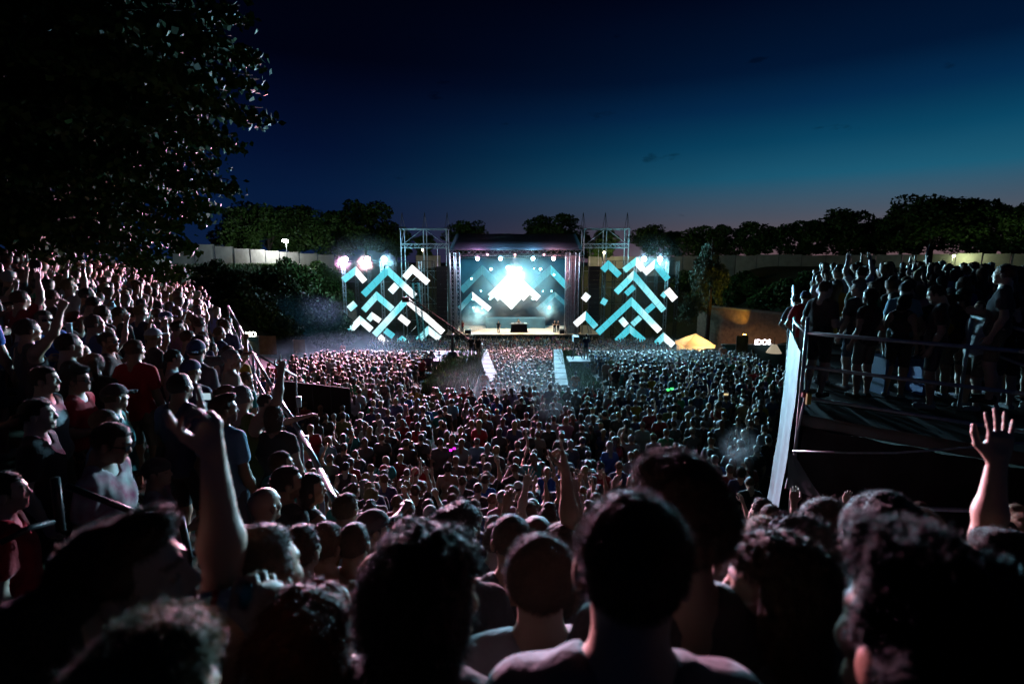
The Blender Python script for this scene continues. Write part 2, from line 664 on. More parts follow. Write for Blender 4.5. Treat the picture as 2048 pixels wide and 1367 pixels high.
def skeleton(arms=('down', 'down'), fem=False, lean=0.0, hyaw=0.0, hpitch=0.0, broad=1.0):
    w = (.88 if fem else 1.0) * broad
    J = {}
    for s, k in ((1, 'R'), (-1, 'L')):
        e, wr, hint, hk = ARMS[arms[0 if s == 1 else 1]]
        J['sh' + k] = np.array([s * .165 * w, -.005, 1.425])
        off = np.array([s * (.165 * w - .178), 0, 0])
        J['el' + k] = np.array([s * e[0], e[1], e[2]]) + off
        J['wr' + k] = np.array([s * wr[0], wr[1], wr[2]]) + off
        J['hint' + k] = np.array([s * hint[0], hint[1], hint[2]])
        J['hk' + k] = hk
        J['hip' + k] = np.array([s * .09, 0, .93])
        J['kn' + k] = np.array([s * .105, .025, .5])
        J['an' + k] = np.array([s * .11, -.02, .085])
    if lean:
        c, s_ = math.cos(lean), math.sin(lean)
        for k in list(J):
            if isinstance(J[k], np.ndarray) and k[:2] in ('sh', 'el', 'wr'):
                p = J[k] - np.array([0, 0, .98])
                J[k] = np.array([p[0], p[1] * c + p[2] * s_, -p[1] * s_ + p[2] * c]) + np.array([0, 0, .98])
    Rl = Matrix.Translation((0, 0, .98)) @ Matrix.Rotation(-lean, 4, 'X') @ Matrix.Translation((0, 0, -.98))
    neck = Rl @ Vector((0, -.012, 1.52))
    J['HM'] = Matrix.Translation(neck) @ Matrix.Rotation(hyaw, 4, 'Z') @ Matrix.Rotation(hpitch - lean * .6, 4, 'X') @ Matrix.Translation((0, .035, .125))
    J['Rl'] = Rl
    J['fem'] = fem
    J['w'] = w
    return J


def body_prims(J):
    w, fem = J['w'], J['fem']
    Rl = J['Rl']

    def q(x, y, z):
        return tuple(Rl @ Vector((x, y, z)))
    L = []
    # (kind, args, blend)
    L.append(('c', (q(-.07, 0, .95), q(.07, 0, .95), .112, .112), .05))
    L.append(('c', (q(0, .0, 1.0), q(0, .005, 1.18), .118 if not fem else .105, .112 if not fem else .095, (.82 / w, 1.05, 1)), .06))
    L.append(('c', (q(-.06 * w, 0, 1.27), q(.06 * w, 0, 1.27), .118, .118, (1, 1.05, 1)), .07))
    L.append(('c', (q(-.11 * w, -.005, 1.40), q(.11 * w, -.005, 1.40), .068, .068), .06))
    L.append(('c', (q(-.075, -.02, 1.47), q(.075, -.02, 1.47), .045, .045), .05))
    L.append(('c', (q(0, -.02, 1.45), q(0, -.008, 1.56), .070 * w, .061 * w), .04))
    if fem:
        for s in (-1, 1):
            L.append(('c', (q(s * .065, .085, 1.27), q(s * .065, .095, 1.265), .055, .05), .03))
    for k in 'RL':
        L.append(('c', (J['sh' + k], J['sh' + k] * .55 + J['el' + k] * .45, .056 * w, .049 * w), .04))
        L.append(('c', (J['sh' + k], J['el' + k], .052 * w, .042 * w), .04))
        el, wr = J['el' + k], J['wr' + k]
        L.append(('c', (el, el * .65 + wr * .35, .042 * w, .043 * w), .03))
        L.append(('c', (el * .65 + wr * .35, wr, .043 * w, .026 * w), .03))
        L.append(('c', (J['hip' + k] + (0, 0, .02), J['kn' + k], .092, .06), .05))
        L.append(('c', (J['kn' + k], J['kn' + k] * .6 + J['an' + k] * .4 + (0, -.02, 0), .058, .058), .04))
        L.append(('c', (J['kn' + k] * .6 + J['an' + k] * .4 + (0, -.015, 0), J['an' + k], .056, .038), .04))
        a = J['an' + k]
        L.append(('c', (a + (0, -.02, -.045), a + (0, .14, -.055), .036, .030), .03))
    return L


def eval_prims(L, P, infl=0.0):
    d = None
    for kind, a, k in L:
        a0 = np.asarray(a[0]); a1 = np.asarray(a[1])
        e = d_cone(P, a0, a1, a[2] + infl, a[3] + infl, a[4] if len(a) > 4 else None)
        d = e if d is None else smin(d, e, k)
    return d


def shirt_prims(J, sleeve):
    L = body_prims(J)
    out = [x for x in L[:6 + (2 if J['fem'] else 0)] if True]
    out.pop(5)
    if sleeve > 0:
        for k in 'RL':
            sh, el = J['sh' + k], J['el' + k]
            out.append(('c', (sh, sh + (el - sh) * sleeve, .056 * J['w'], .056 * J['w']), .035))
    return out


def xform(M, V):
    A = np.array(M, dtype=np.float32)
    return V @ A[:3, :3].T + A[:3, 3]


def hand_matrix(J, k):
    wr, el = Vector(J['wr' + k]), Vector(J['el' + k])
    z = (wr - el).normalized()
    y = Vector(J['hint' + k])
    y = (y - z * y.dot(z)).normalized()
    x = y.cross(z)
    return Matrix(((x.x, y.x, z.x, wr.x), (x.y, y.y, z.y, wr.y), (x.z, y.z, z.z, wr.z), (0, 0, 0, 1)))


HEADS = {}


def head_mesh(fem, h):
    if (fem, h) not in HEADS:
        HEADS[(fem, h)] = surfnet(head_sdf(fem), (-.105, -.125, -.2), (.105, .14, .14), h)
    return HEADS[(fem, h)]


def make_body(J, hb=.02, hh=.0085, hd=.0065, beard=False):
    L = body_prims(J)
    pts = np.array([x[1][0] for x in L] + [x[1][1] for x in L])
    lo, hi = pts.min(0) - .16, pts.max(0) + .16
    V, Q = surfnet(lambda P: eval_prims(L, P), lo, hi, hb)
    Vs, Qs, Ts, n = [V], [Q], [np.ones((len(V), 3), np.float32)], len(V)
    hv, hq = head_mesh(J['fem'], hh)
    Vs.append(xform(J['HM'], hv)); Qs.append(hq + n); Ts.append(head_tint(hv, beard)); n += len(hv)
    for k in 'RL':
        hv, hq = hand(J['hk' + k], hd)
        v = hv.copy()
        q = hq
        if k == 'L':
            pass
        M = hand_matrix(J, k)
        # the thumb lies on the inner/upper side: mirror the hand across its palm plane for the other arm
        if k == 'R':
            v[:, 0] *= -1
            q = hq[:, ::-1]
        if J['fem']:
            v = v * .9
        Vs.append(xform(M, v)); Qs.append(q + n); Ts.append(np.ones((len(v), 3), np.float32)); n += len(v)
    return np.concatenate(Vs), np.concatenate(Qs), np.concatenate(Ts)


def make_shirt(J, hb=.018, sleeve=.55, infl=.013, hem=.86, neck=1.495, seed=0, tank=False):
    L = shirt_prims(J, 0 if tank else sleeve)
    Rli = np.array(J['Rl'].inverted(), dtype=np.float32)

    def fn(P):
        d = eval_prims(L, P, infl) + .007 * wob(P * np.array([1, 1, .45], np.float32), 24, seed)
        U = P @ Rli[:3, :3].T + Rli[:3, 3]
        d = np.maximum(d, hem - U[:, 2] + .006 * np.sin(U[:, 0] * 30))
        nk = .072 - np.sqrt(U[:, 0] ** 2 + (U[:, 1] - .005) ** 2 + np.maximum(0, 1.48 - U[:, 2] - U[:, 1] * .35) ** 2 * 1.2)
        d = np.maximum(d, nk)
        if tank:
            for s in (-1, 1):
                e = .085 - np.sqrt((U[:, 0] - s * .205 * J['w']) ** 2 + (U[:, 2] - 1.38) ** 2)
                d = np.maximum(d, e)
        return d
    pts = np.array([x[1][0] for x in L] + [x[1][1] for x in L])
    return surfnet(fn, pts.min(0) - .16, pts.max(0) + .16, hb)


def make_shorts(J, hb=.022, knee=.62, infl=.004):
    L = []
    L.append(('c', ((-.07, 0, .95), (.07, 0, .95), .114, .114), .05))
    for k in 'RL':
        hp, kn, an = J['hip' + k], J['kn' + k], J['an' + k]
        L.append(('c', (hp + (0, 0, .02), kn, .095, .068), .04))
        if knee < .4:
            L.append(('c', (kn, an, .066, .055), .04))

    def fn(P):
        d = eval_prims(L, P, infl) + .005 * wob(P, 22, 3)
        d = np.maximum(d, knee - P[:, 2])
        return np.maximum(d, P[:, 2] - 1.0)
    return surfnet(fn, (-.28, -.2, min(knee, .6) - .1), (.28, .22, 1.12), hb)


def make_shoes(J, hb=.014):
    L = []
    for k in 'RL':
        a = J['an' + k]
        L.append(('c', (a + (0, -.03, -.04), a + (0, .15, -.05), .047, .042), .01))

    def fn(P):
        return np.maximum(eval_prims(L, P), .0 - P[:, 2])
    return surfnet(fn, (-.24, -.14, -.03), (.24, .28, .16), hb)


# ---- hair and headwear, in head coordinates
def d_skull(P, g=0.0):
    d = d_ell(P, (0, -.012, .032), (.077 + g, .098 + g, .088 + g))
    return smin(d, d_ell(P, (0, .012, -.02), (.060 + g, .065 + g, .070 + g)), .02)


def hair_fn(style, seed=0):
    def fn(P):
        x, y, z = P[:, 0], P[:, 1], P[:, 2]
        if style in ('short', 'crop', 'fade', 'tousled', 'curly', 'quiff'):
            g = {'short': .014, 'crop': .010, 'fade': .012, 'tousled': .024, 'curly': .034, 'quiff': .015}[style]
            amp, s = {'short': (.005, 60), 'crop': (.0015, 60), 'fade': (.004, 60), 'tousled': (.012, 48), 'curly': (.016, 60), 'quiff': (.006, 55)}[style]
            low = -.055 + .035 * np.clip((y + .02) / .05, 0, 1)
            edge = np.minimum(np.maximum(.034 - y, z - .072), z - low) + .004 * wob(P, 90, seed + 3)
            taper = np.clip(edge / .028, 0, 1) ** .6
            if style in ('fade', 'quiff'):
                gg = .003 + (g - .003) * np.clip((z - .01) / .05, 0, 1)
            else:
                gg = g * (.55 + .45 * np.clip((z + .04) / .08, 0, 1))
            d = d_skull(P) - (gg + .003) * taper + .003 + amp * taper * wob(P, s, seed)
            if style == 'quiff':
                d = smin(d, d_ell(P, (0, .05, .115), (.06, .05, .028)) + .004 * wob(P, 60, seed), .02)
            if style == 'tousled':
                d = smin(d, d_ell(P, (0, .02, .115), (.075, .085, .035)) + .010 * wob(P, 50, seed + 1), .02)
            d = np.maximum(d, low - z)
            ax_ = np.stack([np.abs(x), y, z], -1)                 # the ears stay clear of the hair
            d = np.maximum(d, -d_ell(ax_, (.088, -.002, -.010), (.026, .028, .038)))
            return np.maximum(d, -np.maximum(.034 - y, z - .072))
        if style in ('long', 'longwavy', 'bob', 'pony', 'bun'):
            g = .02 if style != 'longwavy' else .028
            amp = .006 if style != 'longwavy' else .012
            d = d_skull(P) - g + amp * wob(P * np.array([1, 1, .3], np.float32), 70, seed)
            low = {'long': -.30, 'longwavy': -.27, 'bob': -.12, 'pony': -.07, 'bun': -.06}[style]
            if style in ('long', 'longwavy', 'bob'):
                wd = .09 if style == 'longwavy' else .075
                c = d_cone(P, (0, -.045, -.02), (0, -.075, low), wd, wd * .85, (.85, 1.45, 1)) + amp * wob(P * np.array([1, 1, .3], np.float32), 80, seed)
                d = smin(d, c, .03)
                d = np.maximum(d, low - z + .02 * wob(P, 40, seed))
            if style == 'pony':
                d = smin(d, d_cone(P, (0, -.12, .06), (0, -.16, -.16), .035, .022) + .006 * wob(P, 60, seed), .02)
                d = np.maximum(d, np.where(y < -.1, -1, low - z))
            if style == 'bun':
                d = smin(d, d_ell(P, (0, -.07, .125), (.05, .05, .042)) + .008 * wob(P, 60, seed), .015)
                d = np.maximum(d, np.where(y < -.1, low - z, low - z))
            d = np.maximum(d, -np.maximum(.022 - y, z - .075))
            return d
        if style == 'cap':
            d = d_ell(P, (0, -.008, .04), (.090, .112, .095))
            d = np.maximum(d, .035 - z + .12 * np.abs(y) * 0)
            br = np.maximum(d_ell(P, (0, .115, .042), (.078, .085, .05)), np.abs(z - (.046 - .9 * (x * x) * 8 - .12 * (y - .1))) - .004)
            return np.minimum(d, np.maximum(br, .06 - y))
        if style == 'capback':
            d = d_ell(P, (0, -.008, .04), (.090, .112, .095))
            d = np.maximum(d, .03 - z)
            br = np.maximum(d_ell(P, (0, -.13, .036), (.075, .08, .05)), np.abs(z - (.036 - 7 * x * x + .12 * (y + .1))) - .004)
            return np.minimum(d, np.maximum(br, y + .08))
        if style == 'bucket':
            d = np.maximum(d_ell(P, (0, -.008, .03), (.092, .114, .098)), .04 - z)
            r = np.sqrt(x * x + (y + .008) ** 2 * .75)
            br = np.maximum(np.maximum(r - .15, .07 - r), np.abs(z - (.05 - .55 * (r - .09))) - .004)
            return np.minimum(d, br)
    return fn


HB = {'long': ((-.14, -.2, -.34), (.14, .1, .2)), 'longwavy': ((-.16, -.22, -.33), (.16, .1, .2)), 'pony': ((-.13, -.22, -.2), (.13, .1, .18)),
      'cap': ((-.13, -.15, -.03), (.13, .24, .16)), 'capback': ((-.13, -.24, -.03), (.13, .14, .16)), 'bucket': ((-.2, -.2, -.04), (.2, .2, .16))}


def hair_geo(style, h=.009, seed=0, strands=0, slen=.02, sw=.0012, rs=1):
    lo, hi = HB.get(style, ((-.15, -.18, -.2), (.15, .13, .2)))
    V, Q = surfnet(hair_fn(style, seed), lo, hi, h)
    if not strands:
        return V, Q
    r = np.random.default_rng(rs)
    # outward normals by finite differences
    fn = hair_fn(style, seed)
    T = V[r.integers(0, len(V), strands)] + r.normal(size=(strands, 3)) * h * .5
    T = T.astype(np.float32)
    e = .004
    N = np.stack([fn(T + np.array(k, np.float32) * e) - fn(T - np.array(k, np.float32) * e) for k in ((1, 0, 0), (0, 1, 0), (0, 0, 1))], -1)
    N /= np.maximum(np.linalg.norm(N, axis=1, keepdims=True), 1e-6)
    keep = ~((T[:, 1] > .0) & (N[:, 1] > .6) & (T[:, 2] < .075))
    T, N = T[keep], N[keep]
    m = len(T)
    if style in ('long', 'longwavy', 'bob', 'pony'):
        comb = np.tile(np.array([0, -.25, -1.0]), (m, 1))
    else:
        comb = np.stack([.5 * T[:, 0] / .08, np.full(m, .35), -.2 + 0 * T[:, 0]], -1)
        if style in ('tousled', 'curly'):
            comb = r.normal(size=(m, 3)) * .45
    clump = np.stack([wob(T, 70, 91 + i) for i in range(3)], -1) * .8
    D = N * (.5 if style not in ('long', 'bob', 'pony') else .22) + comb * .5 + clump * .5 + r.normal(size=(m, 3)) * .22
    D /= np.linalg.norm(D, axis=1, keepdims=True)
    ln = slen * r.uniform(.45, 1.25, size=(m, 1))
    S = np.cross(D, r.normal(size=(m, 3)))
    S /= np.maximum(np.linalg.norm(S, axis=1, keepdims=True), 1e-6)
    p0 = T - N * .003
    p1 = p0 + D * ln * .55
    bend = comb * .35 + r.normal(size=(m, 3)) * (.5 if style in ('curly', 'tousled') else .15)
    p2 = p1 + (D + bend) * ln * .5
    vs = np.stack([p0 - S * sw, p0 + S * sw, p1 - S * sw * .8, p1 + S * sw * .8, p2], 1)
    base = len(V) + np.arange(m)[:, None] * 5
    q1 = base + np.array([0, 1, 3, 2])
    q2 = base + np.array([2, 3, 4, 4])
    return np.concatenate([V, vs.reshape(-1, 3)]), (Q, q1, q2)


def hair_mesh(name, style, **kw):
    V, Q = hair_geo(style, **kw)
    m = M_FAB if style in ('cap', 'capback', 'bucket') else M_HAIR
    if isinstance(Q, tuple):
        Q, q1, q2 = Q
        me = bpy.data.meshes.new(name)
        t = q2[:, :3]
        loops = np.concatenate([Q.ravel(), q1.ravel(), t.ravel()]).astype(np.int32)
        tot = np.concatenate([np.full(len(Q) + len(q1), 4), np.full(len(t), 3)])
        st = np.concatenate([[0], np.cumsum(tot)[:-1]]).astype(np.int32)
        me.vertices.add(len(V)); me.vertices.foreach_set('co', V.astype(np.float32).ravel())
        me.loops.add(len(loops)); me.loops.foreach_set('vertex_index', loops)
        me.polygons.add(len(tot)); me.polygons.foreach_set('loop_start', st)
        me.update(calc_edges=True)
        me.polygons.foreach_set('use_smooth', np.ones(len(tot), dtype=bool))
        me.materials.append(m)
        return me
    return mk_mesh(name, V, Q, m, True)


def glasses_mesh():
    b = MB()
    for s in (-1, 1):
        b.box((s * .034, .098, .008), (.052, .004, .036))
        b.tube([(s * .058, .094, .014), (s * .084, .02, .014), (s * .086, -.03, .002)], .0028, 5)
    b.tube([(-.012, .1, .014), (.012, .1, .014)], .003, 5)
    me = bpy.data.meshes.new('glasses')
    me.from_pydata([tuple(p) for p in b.v], [], b.f)
    me.materials.append(mat('dark_lens', (.01, .01, .012), .08, spec=.8))
    return me


# ------------------------------------------------------------------ prototypes
PROT = {}


def proto(key, arms=('down', 'down'), fem=False, lean=0.0, hyaw=0.0, hpitch=0.0, broad=1.0, beard=False, sleeve=.55, tank=False, long_legs=False, res=1.0, bare=False):
    J = skeleton(arms, fem, lean, hyaw, hpitch, broad)
    V, Q, T = make_body(J, .021 * res, .0088 * (res if res < 1 else 1) ** .5, .0068 * (res if res < 1 else 1), beard)
    p = {'J': J, 'arms': arms, 'fem': fem, 'bare': bare, 'tank': tank, 'hy': hyaw}
    p['body'] = mk_mesh('person', V, Q, M_SKIN, True, T)
    if not bare:
        v, q = make_shirt(J, .019 * res, sleeve, seed=len(PROT), tank=tank)
        p['shirt'] = mk_mesh('shirt', v, q, M_FAB, True)
    v, q = make_shorts(J, .024, .12 if long_legs else .55)
    p['shorts'] = mk_mesh('trousers' if long_legs else 'shorts', v, q, M_FAB, True)
    v, q = make_shoes(J)
    p['shoes'] = mk_mesh('shoes', v, q, M_FAB, True)
    p['ll'] = long_legs
    PROT[key] = p
    return p


SKINS = [(.50, .30, .21), (.56, .35, .25), (.44, .26, .17), (.60, .40, .30), (.33, .19, .12)]
HAIRC = {'black': (.012, .010, .010), 'dark brown': (.055, .034, .023), 'brown': (.11, .065, .038), 'fair': (.32, .22, .11), 'grey': (.3, .29, .28), 'red': (.22, .05, .02)}
SHIRTC = {'black': (.012, .012, .014), 'charcoal': (.04, .042, .048), 'navy': (.018, .03, .085), 'white': (.78, .78, .78), 'pale grey': (.42, .43, .45), 'dark red': (.20, .015, .02),
          'teal': (.02, .22, .22), 'olive green': (.08, .10, .03), 'royal blue': (.03, .10, .42), 'pink': (.62, .25, .32), 'mustard': (.45, .27, .03), 'green': (.03, .25, .10),
          'heather grey': (.15, .15, .165), 'lilac': (.4, .32, .5), 'sky blue': (.25, .45, .62), 'red': (.5, .02, .03), 'beige': (.48, .40, .30)}
SHIRTW = ['black'] * 14 + ['charcoal'] * 6 + ['navy'] * 6 + ['white'] * 4 + ['pale grey'] * 3 + ['dark red'] * 2 + ['teal', 'olive green', 'royal blue', 'pink', 'mustard', 'green', 'lilac', 'sky blue', 'red', 'beige']
PANTC = [(.02, .025, .04), (.015, .015, .016), (.10, .09, .07), (.05, .07, .11), (.16, .15, .12)]
HAIRM = {}
GLASS = None
N_PEOPLE = 0
POSE_WORDS = {'down': 'arms at sides', 'bent': 'forearm lifted', 'up': 'arm raised', 'upcurl': 'arm lifted', 'fist': 'arm raised pointing', 'phone': 'hands held before the face', 'fwd': 'arm stretched out', 'clap': 'hands clapping',
              'cross': 'arms folded', 'chin': 'hand at the mouth', 'rail': 'leaning forward', 'drink': 'drinking'}
HAIR_WORDS = {'short': 'short {} hair', 'crop': 'cropped {} hair', 'fade': 'faded {} hair', 'tousled': 'tousled {} hair', 'curly': 'curly {} hair', 'quiff': 'swept-up {} hair', 'long': 'long {} hair', 'longwavy': 'long wavy {} hair',
              'bob': '{} bob', 'pony': '{} ponytail', 'bun': '{} hair in a bun'}


def person(pkey, x, y, z, yaw, height=1.76, hair='short', hairc='dark brown', shirt='black', skin=None, pants=None, glasses=False, where='in the crowd', group='festival crowd', label=None, hmesh=None, headc=None, pose_word=None, shirt_mat=None):
    """stand one figure with its feet at x, y, z, facing yaw (0 = towards the stage)"""
    global N_PEOPLE, GLASS
    p = PROT[pkey]
    skin = skin or rng.choice(SKINS)
    o = link('person', p['body'], None, skin)
    o.location = (x, y, z)
    o.rotation_euler = (0, 0, yaw)
    s = height / 1.76
    o.scale = (s, s, s)
    if not p['bare']:
        c = link('shirt', p['shirt'], o, SHIRTC[shirt])
        if shirt_mat:
            c.material_slots[0].link = 'OBJECT'
            c.material_slots[0].material = shirt_mat
    link('trousers' if p['ll'] else 'shorts', p['shorts'], o, pants or rng.choice(PANTC))
    link('shoes', p['shoes'], o, rng.choice([(.02, .02, .02), (.5, .5, .5), (.2, .2, .22)]))
    hat = hair in ('cap', 'capback', 'bucket')
    if hair != 'bald':
        if hmesh is None:
            k = (hair, rng.randrange(2))
            if k not in HAIRM:
                HAIRM[k] = hair_mesh('hair', hair, seed=k[1] * 7, strands=0 if hat else 5200, slen={'crop': .008, 'fade': .011, 'short': .014, 'curly': .02, 'tousled': .02, 'quiff': .010}.get(hair, .022), sw=.0009, rs=k[1])
            hmesh = HAIRM[k]
        h = link('hat' if hair == 'bucket' else 'cap' if hat else 'hair', hmesh, o, headc if (hat and headc) else HAIRC[hairc])
        h.matrix_local = p['J']['HM']
        if hat and hairc:
            k = ('crop', 0)
            if k not in HAIRM:
                HAIRM[k] = hair_mesh('hair', 'crop', seed=0)
            h2 = link('hair', HAIRM[k], o, HAIRC[hairc])
            h2.matrix_local = p['J']['HM']
    if glasses:
        if GLASS is None:
            GLASS = glasses_mesh()
        g = link('glasses', GLASS, o)
        g.matrix_local = p['J']['HM']
    if label is None:
        top = 'bare-chested' if p['bare'] else f"in {shirt} {'tank top' if p['tank'] else 't-shirt'}"
        hw = {'bald': 'shaved head', 'cap': 'peaked cap', 'capback': 'backwards cap', 'bucket': 'bucket hat'}.get(hair) or HAIR_WORDS[hair].format(hairc)
        a = [k for k in p['arms'] if k != 'down']
        pw = pose_word or (('both arms raised' if (len(a) == 2 and a[0] == 'up') else POSE_WORDS[a[0]]) if a else None)
        bits = [f'person {top}', hw]
        if pw:
            bits.append(pw)
        if glasses:
            bits.append('sunglasses')
        label = ', '.join(bits) + ' ' + where
        for cut_ in ([0, 1, 2], [0, 1], [0, 2], [0]):
            if len(label.split()) <= 16:
                break
            label = ', '.join(bits[k_] for k_ in cut_ if k_ < len(bits)) + ' ' + where
    tag(o, label, 'person', group)
    N_PEOPLE += 1
    return o
# ------------------------------------------------------------------ light helpers
def spot(parent, loc, target, energy, col, size=50, blend=.6, radius=.25):
    l = bpy.data.lights.new('beam', 'SPOT')
    l.energy = energy
    l.color = col
    l.spot_size = R(size)
    l.spot_blend = blend
    l.shadow_soft_size = radius
    o = bpy.data.objects.new('beam', l)
    COL.objects.link(o)
    d = (Vector(target) - Vector(loc))
    o.rotation_mode = 'QUATERNION'
    o.rotation_quaternion = d.to_track_quat('-Z', 'Y')
    o.location = Vector(loc)
    if parent is not None:
        o.parent = parent
        o.location = Vector(loc) - Vector(parent.location)
    return o


def fixture(loc, target, energy, col, label, size=50, lens=.22, estr=60, group='stage lamps', name='stage_lamp', blend=.6):
    """a lamp can with yoke and glowing lens, its beam leaving the lens"""
    loc = Vector(loc)
    d = (Vector(target) - loc).normalized()
    root = empty(name, loc, label, 'lamp', group)
    b = MB(); b.tube([loc - d * .45, loc - d * .3, loc - d * .02], lens * .8, 12, lens * 1.1)
    hs = b.build('housing', M_BLKMET, root)
    b = MB(); b.tube([loc - d * .02, loc + d * .02], lens, 16)
    ln_ = b.build('lens', emis('lens_%d_%s' % (estr, '_'.join('%d' % (c * 99) for c in col)), col, estr), root)
    ln_.parent = hs
    q = d.cross(Vector((0, 0, 1))).normalized()
    b = MB(); b.tube([loc - d * .25 + q * lens * 1.25, loc - d * .25 + q * lens * 1.25 + Vector((0, 0, .5)), loc - d * .25 - q * lens * 1.25 + Vector((0, 0, .5)), loc - d * .25 - q * lens * 1.25], .025, 6)
    b.build('yoke', M_BLKMET, root)
    if energy:
        spot(root, loc + d * .1, target, energy, col, size, blend, lens)
    return root


# ------------------------------------------------------------------ the stage
SY = 72.0                                    # distance of the stage front
def led_mat(name, a, b, s, scale, thr):
    """led strips: fine lines of lamps, showing patches of two colours"""
    m = bpy.data.materials.new(name)
    m.use_nodes = True
    t = m.node_tree
    t.nodes.clear()
    co = nd(t, 'ShaderNodeTexCoord')
    n = nd(t, 'ShaderNodeTexNoise')
    n.inputs['Scale'].default_value = scale
    n.inputs['Detail'].default_value = 1
    inf = nd(t, 'ShaderNodeObjectInfo')
    ad = nd(t, 'ShaderNodeVectorMath', operation='ADD')
    t.links.new(co.outputs['Object'], ad.inputs[0])
    ml = nd(t, 'ShaderNodeVectorMath', operation='SCALE')
    ml.inputs[0].default_value = (37, 11, 23)
    t.links.new(inf.outputs['Random'], ml.inputs['Scale'])
    t.links.new(ml.outputs[0], ad.inputs[1])
    t.links.new(ad.outputs[0], n.inputs['Vector'])
    rp = ramp(t, [(thr - .06, a), (thr + .06, b)], n.outputs['Fac'])
    uv = nd(t, 'ShaderNodeUVMap')
    sx = nd(t, 'ShaderNodeSeparateXYZ')
    t.links.new(uv.outputs[0], sx.inputs[0])
    fr = mth(t, 'FRACT', mth(t, 'MULTIPLY', sx.outputs[1], 7))
    ln = mth(t, 'ADD', mth(t, 'MULTIPLY', mth(t, 'GREATER_THAN', fr, .22), .45), .55)
    seam = mth(t, 'FRACT', mth(t, 'DIVIDE', sx.outputs[0], 1.04))             # joints between the led modules
    ln = mth(t, 'MULTIPLY', ln, mth(t, 'ADD', mth(t, 'MULTIPLY', mth(t, 'GREATER_THAN', seam, .06), .4), .6))
    e = nd(t, 'ShaderNodeEmission')
    t.links.new(rp.outputs[0], e.inputs[0])
    t.links.new(mth(t, 'MULTIPLY', ln, s), e.inputs[1])
    o = nd(t, 'ShaderNodeOutputMaterial')
    t.links.new(e.outputs[0], o.inputs[0])
    return m


LED_C = led_mat('led_cyan', (.07, .50, .60), (.32, .80, .86), 1.4, .16, .55)
LED_M = led_mat('led_cyan_white', (.14, .62, .70), (.85, .97, 1.0), 1.6, .16, .47)
LED_W = led_mat('led_white', (.48, .88, .94), (1.0, .99, 1.0), 1.5, .16, .38)
LED_D = led_mat('led_dim', (.05, .26, .34), (.30, .60, .66), .9, .25, .55)


def led_arm(a, b, w, m, parent, ca=0.0, cb=0.0, t=.14):
    """one bar of a chevron from a to b, facing the crowd; ca, cb slant its ends so that two bars mitre"""
    a = Vector(a); b = Vector(b)
    d = (b - a).normalized()
    up = d.cross(Vector((0, 1, 0)))
    L = (b - a).length
    iv = -Vector(parent.location)
    vs = []
    for yy in (-t / 2, t / 2):
        for (p, s_, c) in ((a, -1, ca), (b, -1, cb), (b, 1, cb), (a, 1, ca)):
            vs.append(tuple(p + up * (s_ * w / 2) + d * (c * s_ * w / 2) + Vector((0, yy, 0)) + iv))
    fs = [(0, 1, 2, 3), (7, 6, 5, 4), (0, 4, 5, 1), (1, 5, 6, 2), (2, 6, 7, 3), (3, 7, 4, 0)]
    me = bpy.data.meshes.new('led_bar')
    me.from_pydata(vs, [], fs)
    uv = me.uv_layers.new(name='UVMap')
    cc = [(0, 0), (L, 0), (L, 1), (0, 1)]
    for i in range(4):
        uv.data[i].uv = cc[i]
    me.materials.append(m)
    me.materials.append(M_BLKMET)
    for p in me.polygons[1:]:
        p.material_index = 1
    return link('led_bar', me, parent)


def chevron(pts, Y, w, mats, label, zoom, group):
    """pts: left end, apex, right end (or two ends of a single bar) in photograph pixels"""
    P = [at(zoom[0] + x / zoom[2], zoom[1] + y / zoom[2], Y) for x, y in pts]
    root = empty('led_chevron' if len(P) == 3 else 'light_strip', P[1] if len(P) == 3 else P[0], label, 'led screen', group)
    if len(P) == 3:
        a, b, c = P
        d1 = (b - a).normalized(); d2 = (c - b).normalized()
        h = math.tan(d1.angle(d2) / 2)
        sgn = 1 if d1.cross(d2).dot(Vector((0, 1, 0))) > 0 else -1
        up1 = d1.cross(Vector((0, 1, 0)))
        k = h * (1 if up1.dot(d2 - d1) < 0 else -1)
        led_arm(a, b, w * .88, mats[0], root, 0, k)
        led_arm(b, c, w * .88, mats[1], root, -k, 0)
    else:
        led_arm(P[0], P[1], w, mats[0], root)
    return root


